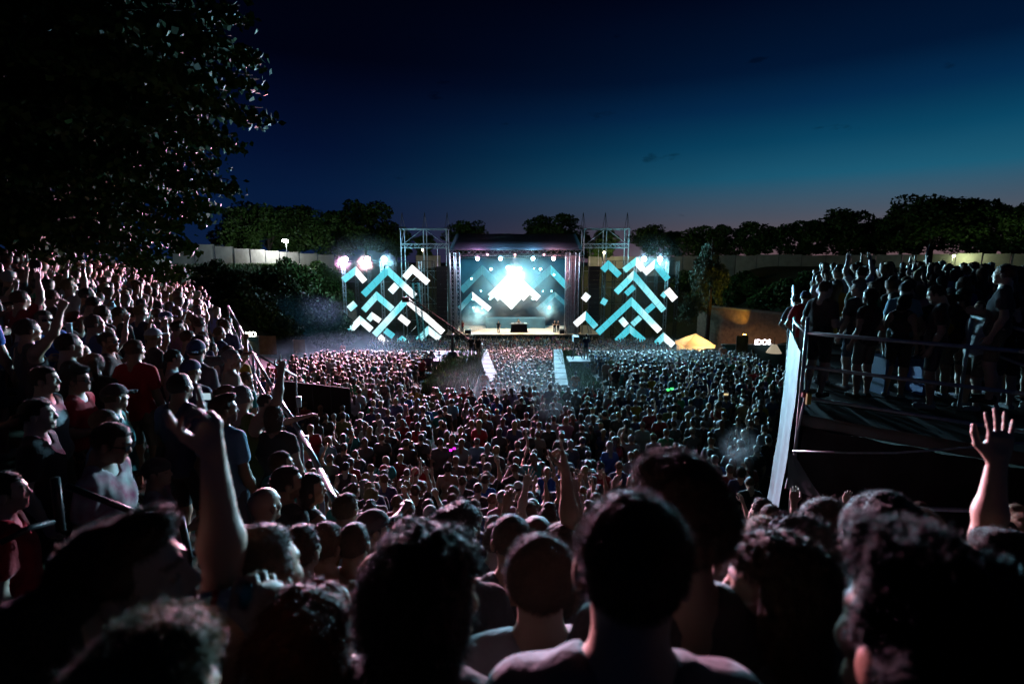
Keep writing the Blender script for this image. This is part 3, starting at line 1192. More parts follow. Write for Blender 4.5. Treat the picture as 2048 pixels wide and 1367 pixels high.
ZL = (640, 400, 4.272)
ZR = (1100, 400, 4.272)
ZC = (860, 420, 4.556)
C_, M_, W_, D_ = LED_C, LED_M, LED_W, LED_D
GW = 'led chevrons beside the stage'
left = [
    ([(198, 686), (304, 602), (384, 696)], .98, (M_, W_), 'small white chevron under the lavender flood at the end of the row'),
    ([(371, 809), (578, 600), (812, 822)], 1.05, (C_, M_), 'large cyan chevron, its longer arm turning white, highest of its array'),
    ([(722, 666), (790, 588), (925, 707)], .98, (M_, W_), 'cyan and white chevron behind the tip of the camera crane'),
    ([(658, 722), (602, 784)], .95, (M_,), 'short slanted led panel beneath the large cyan chevron'),
    ([(372, 943), (486, 816), (620, 932)], .98, (C_, M_), 'mid-sized cyan chevron below the large cyan chevron'),
    ([(305, 880), (247, 930)], .9, (M_,), 'short stub panel at the outer edge of the array'),
    ([(415, 1025), (448, 985), (515, 1032)], .85, (W_, W_), 'tiny white chevron between two cyan chevrons'),
    ([(252, 1118), (344, 1022), (441, 1108)], .98, (M_, M_), 'pale cyan chevron over the red-vested steward'),
    ([(465, 1152), (740, 852), (1052, 1130)], 1.0, (M_, W_), 'longest chevron, white and crossed by the crane arm'),
    ([(678, 992), (760, 1057)], .85, (W_,), 'short white slanted panel inside the longest chevron'),
    ([(555, 1110), (628, 1165)], .85, (C_,), 'short cyan slanted panel under the longest chevron'),
    ([(505, 1162), (575, 1228)], .85, (W_,), 'short white panel at the foot of the longest chevron'),
    ([(836, 1200), (926, 1108), (1022, 1185)], 1.0, (M_, W_), 'low white chevron beside the crane column'),
    ([(630, 1250), (703, 1190), (797, 1258)], 1.0, (C_, M_), 'lowest cyan chevron, half sunk behind the crowd'),
]
for i, (p, w, m, lb) in enumerate(left):
    chevron(p, 71.2 - .22 * (i % 3), w, m, lb, ZL, GW)
right = [
    ([(448, 602), (497, 550), (594, 645)], .98, (C_, C_), 'cyan chevron just beside the black speaker column'),
    ([(631, 602), (733, 522), (794, 595)], .95, (M_, W_), 'white-tinged chevron, highest of its array under two floods'),
    ([(803, 627), (893, 546), (1007, 679)], .98, (W_, C_), 'chevron with white short arm under the end flood'),
    ([(562, 790), (712, 640), (972, 943)], 1.0, (M_, C_), 'large cyan chevron with one very long arm'),
    ([(719, 737), (648, 803)], .78, (C_,), 'short cyan panel under the very long arm'),
    ([(405, 1136), (694, 865), (936, 1118)], 1.0, (C_, M_), 'widest chevron, white below its peak'),
    ([(888, 893), (820, 953)], .78, (C_,), 'short cyan panel touching the widest chevron from above'),
    ([(772, 998), (701, 1063)], .78, (C_,), 'short cyan panel inside the widest chevron, rising'),
    ([(602, 1012), (652, 1070)], .85, (M_,), 'short pale panel inside the widest chevron, falling'),
    ([(567, 1206), (678, 1098), (800, 1203)], 1.0, (C_, C_), 'low cyan chevron under the widest chevron'),
    ([(893, 1237), (968, 1165), (1052, 1240)], 1.0, (C_, M_), 'lowest chevron, next to the lit tent'),
    ([(995, 765), (1067, 850)], 1.0, (W_,), 'bright white slanted panel at the outer edge by the weeping tree'),
    ([(988, 788), (957, 826)], .7, (C_,), 'small cyan stub beside the bright white panel'),
    ([(327, 802), (285, 855)], .95, (W_,), 'white slanted panel behind the speaker column'),
    ([(212, 1065), (303, 985), (392, 1084)], 1.0, (W_, C_), 'white and cyan chevron at the stage corner'),
    ([(475, 842), (447, 890)], .8, (C_,), 'small cyan panel half hidden by the speaker column'),
]
for i, (p, w, m, lb) in enumerate(right):
    chevron(p, 71.2 - .22 * (i % 3), w, m, lb, ZR, GW)
centre = [
    ([(284, 735), (476, 545), (622, 690)], 1.15, (D_, D_), 'dim blue chevron hung upstage by the speaker ladder side', 0),
    ([(920, 706), (1098, 542), (1262, 712)], 1.1, (D_, C_), 'cyan chevron hung upstage above the two guitarists', 0),
    ([(268, 900), (385, 775), (545, 905)], .95, (D_, W_), 'lower upstage chevron with one white arm over smoke', 1),
    ([(975, 905), (1137, 768), (1238, 858)], .7, (D_, D_), 'thin dim chevron low over the two guitarists', 1),
    ([(545, 790), (750, 590), (990, 805)], 1.15, (W_, W_), 'blazing white chevron at the middle of the stage', 2),
    ([(590, 800), (742, 668), (880, 800)], 1.5, (W_, W_), 'second blazing white chevron nested under the middle one', 3),
]
for p, w, m, lb, k in centre:
    chevron(p, 79.6 - .35 * k, w, m, lb, ZC, 'led chevrons inside the stage')

# the bright diamond screen behind the disc jockey
pz = [at(ZC[0] + x / ZC[2], ZC[1] + y / ZC[2], 79.9) for x, y in ((735, 690), (840, 800), (742, 905), (630, 800))]
b = MB(); b.add(pz + [p + Vector((0, .2, 0)) for p in pz], [(3, 2, 1, 0), (4, 5, 6, 7), (0, 1, 5, 4), (1, 2, 6, 5), (2, 3, 7, 6), (3, 0, 4, 7)])
tag(b.build('diamond_screen', emis('diamond_white', (.82, .97, 1.0), 2.6)), 'white diamond-shaped screen blazing behind the mixing desk', 'led screen')

SL, SR = at(905, 668, SY).x, at(1158, 668, SY).x            # stage sides
DZ = at(1030, 668, SY).z                                     # deck level
FZ = ground(0, 70)                                          # floor before the stage
TZ = at(1030, 505, SY).z                                     # truss level
stage = empty('stage', (0, SY, FZ), 'open-air concert stage with dark cloth roof, truss portal and banner front', 'stage')
b = MB()
n_pl = 12
for i in range(n_pl):
    pass
b.box(((SL + SR) / 2 + .9, SY + 5, DZ - .12), (SR - SL + 3.8, 10, .22)); b.build('deck', M_DECK, stage)
b = MB(); b.box(((SL + SR) / 2 + .9, SY - .03, DZ - .06), (SR - SL + 3.8, .05, .1)); b.build('deck_edge', mat('pale_edge', (.7, .62, .56), .5), stage)
b = MB(); b.box(((SL + SR) / 2 + .5, SY + .12, (FZ + DZ) / 2 - .1), (SR - SL + 2.6, .06, DZ - FZ - .2)); BANNER = b.build('banner', mat('banner_cloth', (.02, .09, .14), .7, noise=.5, nscale=.5), stage)
b = MB()
x = SL - .6
while x < SR + 2:
    b.tube([(x, SY, DZ - .25), (x + .5, SY, FZ + .25)], .025, 4)
    b.tube([(x + .5, SY, FZ + .25), (x + 1.0, SY, DZ - .25)], .025, 4)
    x += 1.3 + rng.random() * .6
b.build('banner_bracing', M_ALU, stage)


def text(s_, size, loc, m, parent=None, name='lettering', rz=0, ext=.03, align='CENTER'):
    c = bpy.data.curves.new(name, 'FONT')
    c.body = s_
    c.size = size
    c.extrude = ext
    c.align_x = align
    c.materials.append(m)
    o = bpy.data.objects.new(name, c)
    me = bpy.data.meshes.new_from_object(o)
    bpy.data.objects.remove(o)
    o = bpy.data.objects.new(name, me)
    COL.objects.link(o)
    o.rotation_euler = (R(90), 0, rz)
    o.location = loc
    if parent is not None:
        o.parent = parent
        o.location = Vector(loc) - Vector(parent.location)
    return o


M_LET = mat('grey_letters', (.5, .55, .6), .5)
text('dance', 1.5, at(1048, 694, SY - .06), M_LET, stage)
text('arena', 1.25, at(1083, 693, SY - .06), M_LET, stage)
text('dance', 1.15, at(897, 692, SY - .06), M_LET, stage)
text('O', 1.4, at(1117, 692, SY - .06), M_LET, stage)
for o in list(stage.children):
    if o.name.startswith('lettering'):
        o.parent = BANNER
b = MB(); p = at(1035, 680, SY - .02)
b.add([p + Vector((-.5, 0, .7)), p + Vector((.55, 0, -.3)), p + Vector((-.35, 0, -.4)), p + Vector((-.5, .02, .7)), p + Vector((.55, .02, -.3)), p + Vector((-.35, .02, -.4))], [(0, 2, 1), (3, 4, 5), (0, 1, 4, 3), (1, 2, 5, 4), (2, 0, 3, 5)])
b.build('banner_emblem', mat('orange_print', (.6, .2, .06), .7), stage)
b = MB(); p = at(1076, 679, SY - .03); b.tube([p, p + Vector((0, .03, 0))], .5, 10); b.build('banner_emblem', mat('crimson_print', (.5, .06, .12), .7), stage)
b = MB(); p = at(1109, 677, SY - .03); b.tube([p, p + Vector((0, .03, 0))], .45, 10); b.build('banner_emblem', mat('purple_print', (.25, .1, .35), .7), stage)
for px in (907, 918, 1133, 1152):                              # portal towers
    b = MB(); p = at(px, 668, SY + .2); b.truss((p.x, SY + .3, DZ), (p.x, SY + .3, TZ), .55, .045, (0, 1, 0)); b.build('portal_tower', M_ALU, stage)
for px in (1141,):                                             # white drape strips on the right tower
    b = MB(); p = at(px, 668, SY)
    for k in range(6):
        b.box((p.x + .28 * k - .6, SY + .05 + .06 * (k % 2), (DZ + TZ) / 2), (.24, .05, TZ - DZ - .3))
    b.build('tower_drape', mat('pale_drape', (.5, .52, .58), .8, noise=.4, nscale=3), stage)
b = MB(); b.truss((SL - .3, SY, TZ), (SR + .3, SY, TZ), .8, .05, (0, 0, 1)); b.build('front_truss', M_ALU, stage)
b = MB(); b.truss((SL, SY + 7.8, TZ - .4), (SR, SY + 7.8, TZ - .4), .6, .05, (0, 0, 1)); b.build('rear_truss', M_ALU, stage)
# sagging cloth roof
rx0, rx1 = at(912, 470, SY - .5).x, at(1152, 470, SY - .5).x
zt, zb = at(1030, 468, SY).z, at(1030, 499, SY).z
vs, fs = [], []
NX = 28
for i in range(NX + 1):
    f_ = i / NX
    xx = rx0 - .8 + (rx1 - rx0 + 1.6) * f_
    wob_ = .12 * math.sin(f_ * 19) + .08 * math.sin(f_ * 7 + 1)
    topx = rx0 + (rx1 - rx0) * f_
    vs += [(xx, SY - .75, zb + .1 * wob_), (xx, SY - .85, zb + .25 + .1 * wob_), (topx, SY - .2 + .3 * wob_, zt + .35 * wob_ + .05 * math.sin(math.pi * f_)), (topx, SY + 9, zt + .1 * math.sin(math.pi * f_)), (xx, SY + 10, zb)]
for i in range(NX):
    for k in range(4):
        a = i * 5 + k
        fs.append((a, a + 5, a + 6, a + 1))
o = link('roof_cloth', mk_mesh('roof_cloth', np.array(vs) - np.array(stage.location), fs, M_ROOF, True), stage)
md = o.modifiers.new('thick', 'SOLIDIFY'); md.thickness = .08
# backdrop and side masking
b = MB(); b.box(((SL + SR) / 2, SY + 9.4, (DZ + TZ) / 2), (SR - SL + .6, .1, TZ - DZ)); b.build('backdrop', mat('backdrop_cloth', (.03, .05, .07), .85, noise=.4, nscale=.7, bump=.4, bscale=2), stage)
for xx in (SL - .25, SR + .25):
    b = MB(); b.box((xx, SY + 5.3, (DZ + TZ) / 2), (.08, 7.6, TZ - DZ)); b.build('side_masking', M_BLACK, stage)
b = MB(); b.box(((SL + SR) / 2, SY + 7.3, DZ + .75), (9.2, 2.2, 1.5)); b.build('riser', mat('riser_blue', (.03, .10, .14), .6, noise=.3, nscale=1), stage)
for sx in (-1, 1):                                             # stage-side steps and outriggers
    b = MB(); p = at(920 if sx < 0 else 1168, 668, SY + 1)
    b.truss((p.x + sx * 1.2, SY + 1, FZ), (p.x + sx * .4, SY + 1, DZ + 2.5), .4, .03, (0, 1, 0)); b.build('outrigger', M_ALU, stage)

# the mixing desk, the wedges and the players
p = at(1038, 667, SY + 2.2)
desk = empty('mixing_desk', (p.x, SY + 2.2, DZ), 'black-draped mixing desk at the middle of the stage', 'desk')
b = MB(); b.add([(p.x + sx * (1.25 if lo else 1.12), SY + 2.2 + sy * .45, DZ + (0 if lo else 1.15)) for lo in (1, 0) for sx, sy in ((-1, -1), (1, -1), (1, 1), (-1, 1))], [(3, 2, 1, 0), (4, 5, 6, 7), (0, 1, 5, 4), (1, 2, 6, 5), (2, 3, 7, 6), (3, 0, 4, 7)])
b.build('drape', M_BLACK, desk)
b = MB(); b.box((p.x, SY + 2.2, DZ + 1.19), (2.7, 1.05, .07)); TT = b.build('tabletop', M_BLKMET, desk)
for k in range(4):
    b = MB(); b.box((p.x - .9 + .6 * k, SY + 2.25, DZ + 1.29), (.45, .5, .13)); b.build('player_deck', M_STEEL, desk).parent = TT
for px, lb in ((936, 'black wedge monitor at the stage edge below the dim blue chevron'), (1125, 'black wedge monitor at the stage edge before the two guitarists')):
    q = at(px, 666, SY + .6)
    w_ = empty('wedge_monitor', (q.x, SY + .6, DZ), lb, 'speaker')
    b = MB(); b.add([(q.x + sx * .42, SY + .6 + yy, DZ + zz) for sx in (-1, 1) for yy, zz in ((-.3, 0), (.35, 0), (.35, .3), (-.05, .62), (-.3, .55))], [(0, 1, 2, 3, 4), (9, 8, 7, 6, 5), (0, 5, 6, 1), (1, 6, 7, 2), (2, 7, 8, 3), (3, 8, 9, 4), (4, 9, 5, 0)])
    WC = b.build('cabinet', M_BLKMET, w_)
    b = MB(); b.box((q.x, SY + .6 + .17, DZ + .47), (.7, .02, .38), M=Matrix.Translation((q.x, SY + .62 + .17, DZ + .49)) @ Matrix.Rotation(R(-38), 4, 'X')); b.build('grille', M_BLACK, w_).parent = WC

# ------------------------------------------------------------------ delay towers, line arrays, led scaffolds
for sx, (xa, xb), lb in ((-1, (802, 893), 'tall scaffold loudspeaker tower with bare truss crown beside the camera crane'), (1, (1168, 1257), 'tall scaffold loudspeaker tower with bare truss crown before the lit tree')):
    x0, x1 = at(xa, 480, SY + .5).x, at(xb, 480, SY + .5).x
    zt_, zm = at(850, 457, SY).z, at(850, 491, SY).z
    tw = empty('scaffold_tower', ((x0 + x1) / 2, SY + 1.5, FZ), lb, 'tower', 'loudspeaker towers')
    for xx in (x0, (x0 + x1) / 2, x1):
        for yy in (SY + .4, SY + 3):
            b = MB(); b.tube([(xx + sx * -.0, yy, FZ), (xx, yy, zt_)], .07, 6); b.build('standard', M_STEEL, tw)
        b = MB()
        for dx in (-.35, .35):
            b.tube([(xx + dx, SY + 1.7, zt_), (xx, SY + 1.7, zt_ + 2.3)], .03, 4)
        b.tube([(xx, SY + 1.4, zt_), (xx, SY + 1.7, zt_ + 2.3)], .03, 4)
        b.build('hoist_frame', M_BLKMET, tw)
    for yy in (SY + .4, SY + 3):
        b = MB(); b.truss((x0, yy, zm), (x1, yy, zm), .55, .05, (0, 0, 1)); b.build('header_truss', M_STEEL, tw)
        b = MB(); b.tube([(x0 - .2, yy, zt_), (x1 + .2, yy, zt_)], .07, 6); b.build('top_ledger', M_STEEL, tw)
    for (u, v) in ((x0, (x0 + x1) / 2), (x1, (x0 + x1) / 2)):
        MB().tube([(u, SY + .4, zm), (v, SY + .4, zt_)], .04, 5).build('brace', M_STEEL, tw)
        MB().tube([(u, SY + .4, zm), (u, SY + 3, zt_)], .04, 5).build('brace', M_STEEL, tw)
        for k in range(3):
            z0 = FZ + 1 + k * 3.4
            MB().tube([(u, SY + .4, z0), (v, SY + .4, z0 + 3.2)], .035, 5).build('brace', M_STEEL, tw)
    for k in range(5):
        z0 = FZ + 1.4 + k * 2.3
        MB().tube([(x0, SY + .4, z0), (x1, SY + .4, z0)], .035, 5).build('ledger', M_STEEL, tw)
    for px_, ly in ((884 if sx < 0 else 1188, 0),):
        la = empty('line_array', at(px_, 530, SY + .2), 'black line array hanging from the %s tower' % ('crane-side' if sx < 0 else 'weeping-tree-side'), 'speaker', 'hanging line arrays')
        ztop, zbot = at(px_, 532, SY).z, at(px_, 640, SY).z
        nb = 12
        hh = (ztop - zbot) / nb
        for k in range(nb):
            yy = SY + .1 - .02 * k * k * .3
            b = MB(); b.box((la.location.x, yy, ztop - hh * (k + .5)), (1.5, .8, hh * .93), M=Matrix.Translation((la.location.x, yy, ztop - hh * (k + .5))) @ Matrix.Rotation(R(-.8 * k), 4, 'X')); b.build('cabinet', M_BLKMET, la)
        b = MB(); b.tube([(la.location.x - .6, SY + .2, ztop), (la.location.x - .6, SY + .4, zm)], .02, 4).tube([(la.location.x + .6, SY + .2, ztop), (la.location.x + .6, SY + .4, zm)], .02, 4); b.build('chain', M_STEEL, la)
for (xa, xb), lb in (((690, 868), 'dark scaffold grid carrying the chevrons beside the crane'), ((1205, 1352), 'dark scaffold grid carrying the chevrons beside the lit tent')):
    x0, x1 = at(xa, 600, 72.2).x, at(xb, 600, 72.2).x
    g = empty('scaffold_grid', ((x0 + x1) / 2, 72.2, FZ), lb, 'scaffold', 'scaffolds behind the chevrons')
    zt_ = at(700, 522, 72.2).z
    k = 7
    for i in range(k + 1):
        xx = x0 + (x1 - x0) * i / k
        b = MB(); b.truss((xx, 72.2, FZ), (xx, 72.2, zt_), .35, .03, (0, 1, 0), seg=26); b.build('mast', M_BLKMET if i % 3 else M_STEEL, g)
    for j in range(5):
        zz = FZ + .5 + (zt_ - FZ - .5) * j / 4
        b = MB(); b.tube([(x0, 72.2, zz), (x1, 72.2, zz)], .04, 5); b.build('ledger', M_BLKMET, g)

# ------------------------------------------------------------------ lamps
WHT = (.80, .90, 1.0)
ICE = (.36, .75, 1.0)
PNK = (1.0, .40, .46)
LAV = (.95, .40, .72)
AIM = Vector((-3, 12, CZ - 5))
lamps = [(691, LAV, 'lavender flood lamp at the outer end of the chevron scaffold', (-10, 13, CZ - 8)), (735, PNK, 'white flood lamp over the large cyan chevron, between two others', (-8.5, 10, CZ - 8)), (768, ICE, 'white flood lamp over the large cyan chevron, nearest the tower', (3, 12, CZ - 5)),
         (1288, ICE, 'white flood lamp above the highest chevron beside the weeping tree', (3, 14, CZ - 5)), (1320, ICE, 'white flood lamp at the end above the white-armed chevron', (6, 12, CZ - 4))]
FLOOD = 58000
for px, c, lb, tg in lamps:
    fx = fixture(at(px, 518, 71.5), tg, FLOOD * (6.4 if c in (LAV, PNK) else 2.1), c, lb, 26 if c in (LAV, PNK) else 32, .34, 45, 'flood lamps', 'flood_lamp')
    l = bpy.data.lights.new('spill', 'POINT'); l.energy = 1300; l.color = (.5, .6, 1.0) if px == 691 else (.3, .85, 1.0); l.shadow_soft_size = .4
    o = bpy.data.objects.new('spill', l); COL.objects.link(o); o.parent = fx; o.location = (0, -1.0, -.1)
for px, py, c, tg, e, lb in ((955, 517, LAV, (-9.5, 14, CZ - 8), 130000, 'lavender lamp on the front truss above the dim blue chevron'), (1001, 517, ICE, (-2, 18, CZ - 6), 80000, 'white lamp on the front truss beside the lavender one'),
                             (1066, 517, ICE, (4, 16, CZ - 6), 80000, 'white lamp on the front truss over the blazing chevron arm'), (1107, 517, PNK, (-11, 14, CZ - 8), 130000, 'white lamp on the front truss above the two guitarists')):
    fx = fixture(at(px, py, SY - .9), tg, e, c, lb, 26 if c in (LAV, PNK) else 30, .26, 40, 'front truss lamps')
    l = bpy.data.lights.new('spill', 'POINT'); l.energy = 520; l.color = c; l.shadow_soft_size = .25
    o = bpy.data.objects.new('spill', l); COL.objects.link(o); o.parent = fx; o.location = (0, -.55, .1)
PINK = (1.0, .50, .62)
for px, lb in ((975, 'pink wash lamp on the truss shining down on the front rows by the lavender lamp'), (1030, 'pink wash lamp on the truss shining down on the front rows at mid stage'), (1088, 'pink wash lamp on the truss shining down on the front rows by the guitarists')):
    p = at(px, 509, SY - 1.2)
    fixture(p, (p.x * 1.1, 54, FZ + 1.5), 95000, PINK, lb, 36, .16, 4, 'front wash lamps')
CY = (.25, .85, 1.0)
k = 0
for px, py, Y, r_, s_, lb in ((982, 538, 77, .42, 30, 'large white beam lamp hung above the blazing chevron, crane side'), (1081, 538, 77, .42, 30, 'large white beam lamp hung above the blazing chevron, guitarist side'), (1068, 537, 77, .2, 25, 'small white beam lamp beside the large one'),
                              (1016, 535, 78, .62, 34, 'blinding white lamp at the peak of the middle chevron'), (1040, 537, 78, .55, 34, 'blinding white lamp next to the peak of the middle chevron')):
    fixture(at(px, py, Y), (0, 20, CZ - 6), 9000, (.38, .90, 1.0), lb, 70, r_ * .42, s_, 'beam lamps upstage')
for px, py, r_, lb in ((962, 582, .2, 'above the smoke'), (947, 615, .2, 'low in the smoke'), (964, 616, .15, 'low beside its twin in the smoke'), (980, 597, .24, 'at the edge of the blazing chevron, smoke side'), (1066, 597, .28, 'at the edge of the blazing chevron, guitarist side'),
                       (1086, 582, .15, 'of a close pair over the guitarists, inner'), (1103, 582, .17, 'of a close pair over the guitarists, outer'), (1099, 615, .3, 'low over the guitarists'), (946, 598, .25, 'on the lower chevron peak'), (943, 557, .25, 'on the dim blue chevron arm'), (1108, 549, .25, 'on the cyan chevron arm')):
    fixture(at(px, py, 78.2), (at(px, py, 78).x * .6, 60, FZ + 3), 1200, (.35, .92, 1.0), 'cyan-white beam lamp ' + lb, 80, r_ * .55, 22, 'beam lamps upstage')
# coloured light inside the stage comes from battens above the backdrop
for px, lb in ((950, 'cyan batten lamp high at the crane-side wing'), (1030, 'cyan batten lamp high at centre'), (1105, 'cyan batten lamp high at the guitarist-side wing')):
    p = at(px, 512, SY + 3)
    fixture(p, (p.x, SY + 9.2, DZ + 4), 4200, (.12, .75, 1.0), lb, 110, .12, 6, 'cyan battens')
p = at(1030, 513, SY + 1.2)
fixture(p, (p.x, SY + 3, DZ), 26000, (1.0, .72, .48), 'warm work lamp over the stage boards', 95, .12, 6, 'stage lamps')

# ------------------------------------------------------------------ street lamp and hidden park lamps that light the trees
def street_lamp(px, py, Y, energy, col, label, estr=150, r_=.22):
    p = at(px, py, Y)
    z0 = ground(p.x, Y)
    t = empty('street_lamp', (p.x, Y, z0), label, 'street lamp', 'lamps behind the fence')
    b = MB(); b.tube([(p.x, Y, z0), (p.x, Y, p.z + .3)], .09, 8, .05); b.build('pole', M_BLKMET, t)
    b = MB(); b.box((p.x, Y - .15, p.z + .25), (.7, .5, .12)); b.build('hood', M_BLKMET, t)
    b = MB(); b.tube([(p.x, Y - .2, p.z + .15), (p.x, Y - .24, p.z - .12)], r_, 10); b.build('lamp_glass', emis('lamp_glass_%d' % estr, col, estr), t)
    l = bpy.data.lights.new('glow', 'POINT'); l.energy = energy; l.color = col; l.shadow_soft_size = .3
    o = bpy.data.objects.new('glow', l); COL.objects.link(o); o.parent = t; o.location = (0, -.5, p.z - z0 - .3)
    return t


street_lamp(572, 482, 80, 4000, (.88, .95, 1.0), 'bright white street lamp above the sheeted fence among trees', 170, .42)
street_lamp(846, 500, 93, 350, (1.0, .92, .6), 'yellowish lamp behind the crane-side loudspeaker tower', 25, .2)
street_lamp(1208, 505, 93, 2000, (1.0, .92, .55), 'yellowish lamp under the lit tree behind the loudspeaker tower', 25, .2)
street_lamp(1905, 512, 70, 600, (.85, 1.0, .55), 'greenish lamp at the fence behind the platform crowd', 20, .16)
# ------------------------------------------------------------------ sheeted fences on the rim
def fence(path, h, label, seg=3.2, foot=None):
    root = empty('sheeted_fence', path[0], label, 'fence', 'fences on the rim')
    pts = [Vector(p) for p in path]
    for a, b_ in zip(pts[:-1], pts[1:]):
        L = (b_ - a).length
        n = max(1, round(L / seg))
        for i in range(n):
            p = a.lerp(b_, i / n); q = a.lerp(b_, (i + 1) / n)
            d = (q - p).normalized()
            nn = Vector((d.y, -d.x, 0)).normalized()
            top_ = p.z + h * rng.uniform(.96, 1.04)
            gp = ground(p.x, p.y)
            hh = max(h * .9, top_ - gp)
            p = Vector((p.x, p.y, top_ - hh)); q = Vector((q.x, q.y, top_ - hh + (q.z - p.z) * 0))
            vs, fs = [], []
            K = 5
            for u in range(K + 1):
                for v in range(4):
                    e = p.lerp(q, .01 + .98 * u / K)
                    sag = .10 * math.sin(math.pi * v / 3) * math.sin(math.pi * u / K) * rng.uniform(.3, 1.4)
                    dz = -.06 * math.sin(math.pi * u / K) if v == 3 else 0
                    vs.append(e + nn * sag + Vector((0, 0, .05 + hh * v / 3 + dz)))
            for u in range(K):
                for v in range(3):
                    a0 = u * 4 + v
                    fs.append((a0, a0 + 4, a0 + 5, a0 + 1))
            MB().add(vs, fs).build('fence_panel', M_FENCE, root, True)
            MB().tube([p - nn * -.06, p - nn * -.06 + Vector((0, 0, hh + .12))], .04, 6).build('fence_post', M_BLKMET, root)
    return root


def rim(px, py, Y):
    return at(px, py, Y)


fence([at(345, 521, 66), at(470, 530, 74), at(560, 533, 82), at(670, 540, 91)], 2.35, 'pale sheeted fence along the grassy rim under the street lamp')
fence([at(832, 536, 98), at(882, 538, 99)], 2.3, 'pale sheeted fence behind the crane-side loudspeaker tower')
fence([at(1176, 538, 99), at(1330, 538, 96)], 2.3, 'pale sheeted fence under the lit tree behind the loudspeaker tower')
fence([at(1330, 537, 97), at(1470, 536, 94), at(1700, 538, 84), at(1860, 540, 74), at(2080, 545, 62)], 2.3, 'long pale sheeted fence on the rim behind the platform crowd')

# ------------------------------------------------------------------ fortress walls at the sides of the moat
def brick_wall(a, b_, h, label):
    a = Vector(a); b_ = Vector(b_)
    root = empty('fortress_wall', a, label, 'wall')
    d = (b_ - a); L = d.length; d.normalize()
    nn = Vector((d.y, -d.x, 0))
    M = Matrix.Translation((a + b_) / 2 + Vector((0, 0, h / 2))) @ Matrix.Rotation(math.atan2(d.y, d.x), 4, 'Z')
    MB().box((0, 0, 0), (L, 1.0, h), M=M).build('core', M_BRICK, root)
    M2 = Matrix.Translation((a + b_) / 2 + Vector((0, 0, h + .12))) @ Matrix.Rotation(math.atan2(d.y, d.x), 4, 'Z')
    MB().box((0, 0, 0), (L, 1.25, .24), M=M2).build('coping', mat('coping_stone', (.2, .17, .14), .9, noise=.4, nscale=2), root)
    return root


brick_wall((25.5, 69, ground(19, 70)), (34.5, 52, ground(19, 70)), 6.0, 'tall brick fortress wall glowing brown behind the food stalls')
brick_wall((34.5, 52, ground(19, 70)), (33, 34, ground(19, 60)), 6.0, 'brick fortress wall running on behind the tarpaulin platform')
brick_wall((-37, 66, ground(-10, 68)), (-24, 78, ground(-10, 70)), 4.5, 'brick fortress wall in the smoke beyond the raised crowd bank')

# lamps fixed to the walls that throw the orange patches
def wall_lamp(px, py, Y, energy, col, label):
    p = at(px, py, Y)
    t = empty('wall_lamp', p, label, 'lamp', 'orange wall lamps')
    MB().box(p, (.35, .2, .2)).build('housing', M_BLKMET, t)
    MB().box(p + Vector((0, .02, .13)), (.28, .16, .05)).build('lens', emis('orange_lens', (1.0, .55, .08), 40), t)
    spot(t, p + Vector((0, .05, .2)), p + Vector((-.3, 1.2, 1.6)), energy, col, 75, .7, .1)


wall_lamp(1489, 671, 60.6, 900, (1.0, .62, .06), 'orange uplighter washing a patch of the brick fortress wall')
wall_lamp(578, 644, 66, 260, (1.0, .55, .08), 'orange uplighter among the bushes above the smoke')

# ------------------------------------------------------------------ food stalls and signs at the foot of the banks
def gazebo(px, py, Y, w, h, label):
    p = at(px, py, Y); z0 = ground(p.x, Y)
    t = empty('gazebo_tent', (p.x, Y, z0), label, 'tent')
    wm = mat('tent_cloth', (.72, .62, .48), .7, noise=.15, nscale=1)
    tt = wm.node_tree
    if not any(n.type == 'BSDF_TRANSLUCENT' for n in tt.nodes):   # thin cloth lets the bulb inside shine through
        tl = nd(tt, 'ShaderNodeBsdfTranslucent'); tl.inputs[0].default_value = (.75, .6, .4, 1)
        ms = nd(tt, 'ShaderNodeMixShader'); ms.inputs[0].default_value = .5
        tt.links.new(tt.nodes['Principled BSDF'].outputs[0], ms.inputs[1]); tt.links.new(tl.outputs[0], ms.inputs[2])
        tt.links.new(ms.outputs[0], tt.nodes['Material Output'].inputs[0])
    for sx in (-1, 1):
        for sy in (-1, 1):
            MB().tube([(p.x + sx * w / 2, Y + sy * w / 2, z0), (p.x + sx * w / 2, Y + sy * w / 2, z0 + h)], .05, 6).build('pole', M_STEEL, t)
    ap = (p.x, Y, z0 + h + 1.1)
    c = [(p.x + sx * (w / 2 + .15), Y + sy * (w / 2 + .15), z0 + h) for sx, sy in ((-1, -1), (1, -1), (1, 1), (-1, 1))]
    c2 = [(x, y, z - .35) for x, y, z in c]
    cv = MB().add(c + [ap], [(0, 1, 4), (1, 2, 4), (2, 3, 4), (3, 0, 4)]).build('canopy', wm, t)
    MB().add(c + c2, [(0, 4, 5, 1), (1, 5, 6, 2), (2, 6, 7, 3), (3, 7, 4, 0)]).build('valance', wm, t).parent = cv
    MB().box((p.x, Y + w / 2, z0 + h / 2), (w, .04, h)).build('back_wall', wm, t)
    MB().box((p.x, Y - w / 2, z0 + .55), (w * .9, .5, 1.1)).build('counter', mat('counter_wood', (.3, .2, .12), .7, noise=.3), t)
    lp = Vector((p.x + .5, Y - .2, z0 + h - .3))
    MB().tube([lp, lp + Vector((0, 0, -.16))], .1, 8).build('bulb', emis('warm_bulb', (1.0, .62, .25), 40), t)
    l = bpy.data.lights.new('glow', 'POINT'); l.energy = 900; l.color = (1.0, .62, .27); l.shadow_soft_size = .15
    o = bpy.data.objects.new('glow', l); COL.objects.link(o); o.parent = t; o.location = lp - Vector(t.location) - Vector((0, 0, .3))


gazebo(1390, 690, 57, 3.1, 2.5, 'peaked food tent glowing warm under hanging branches')


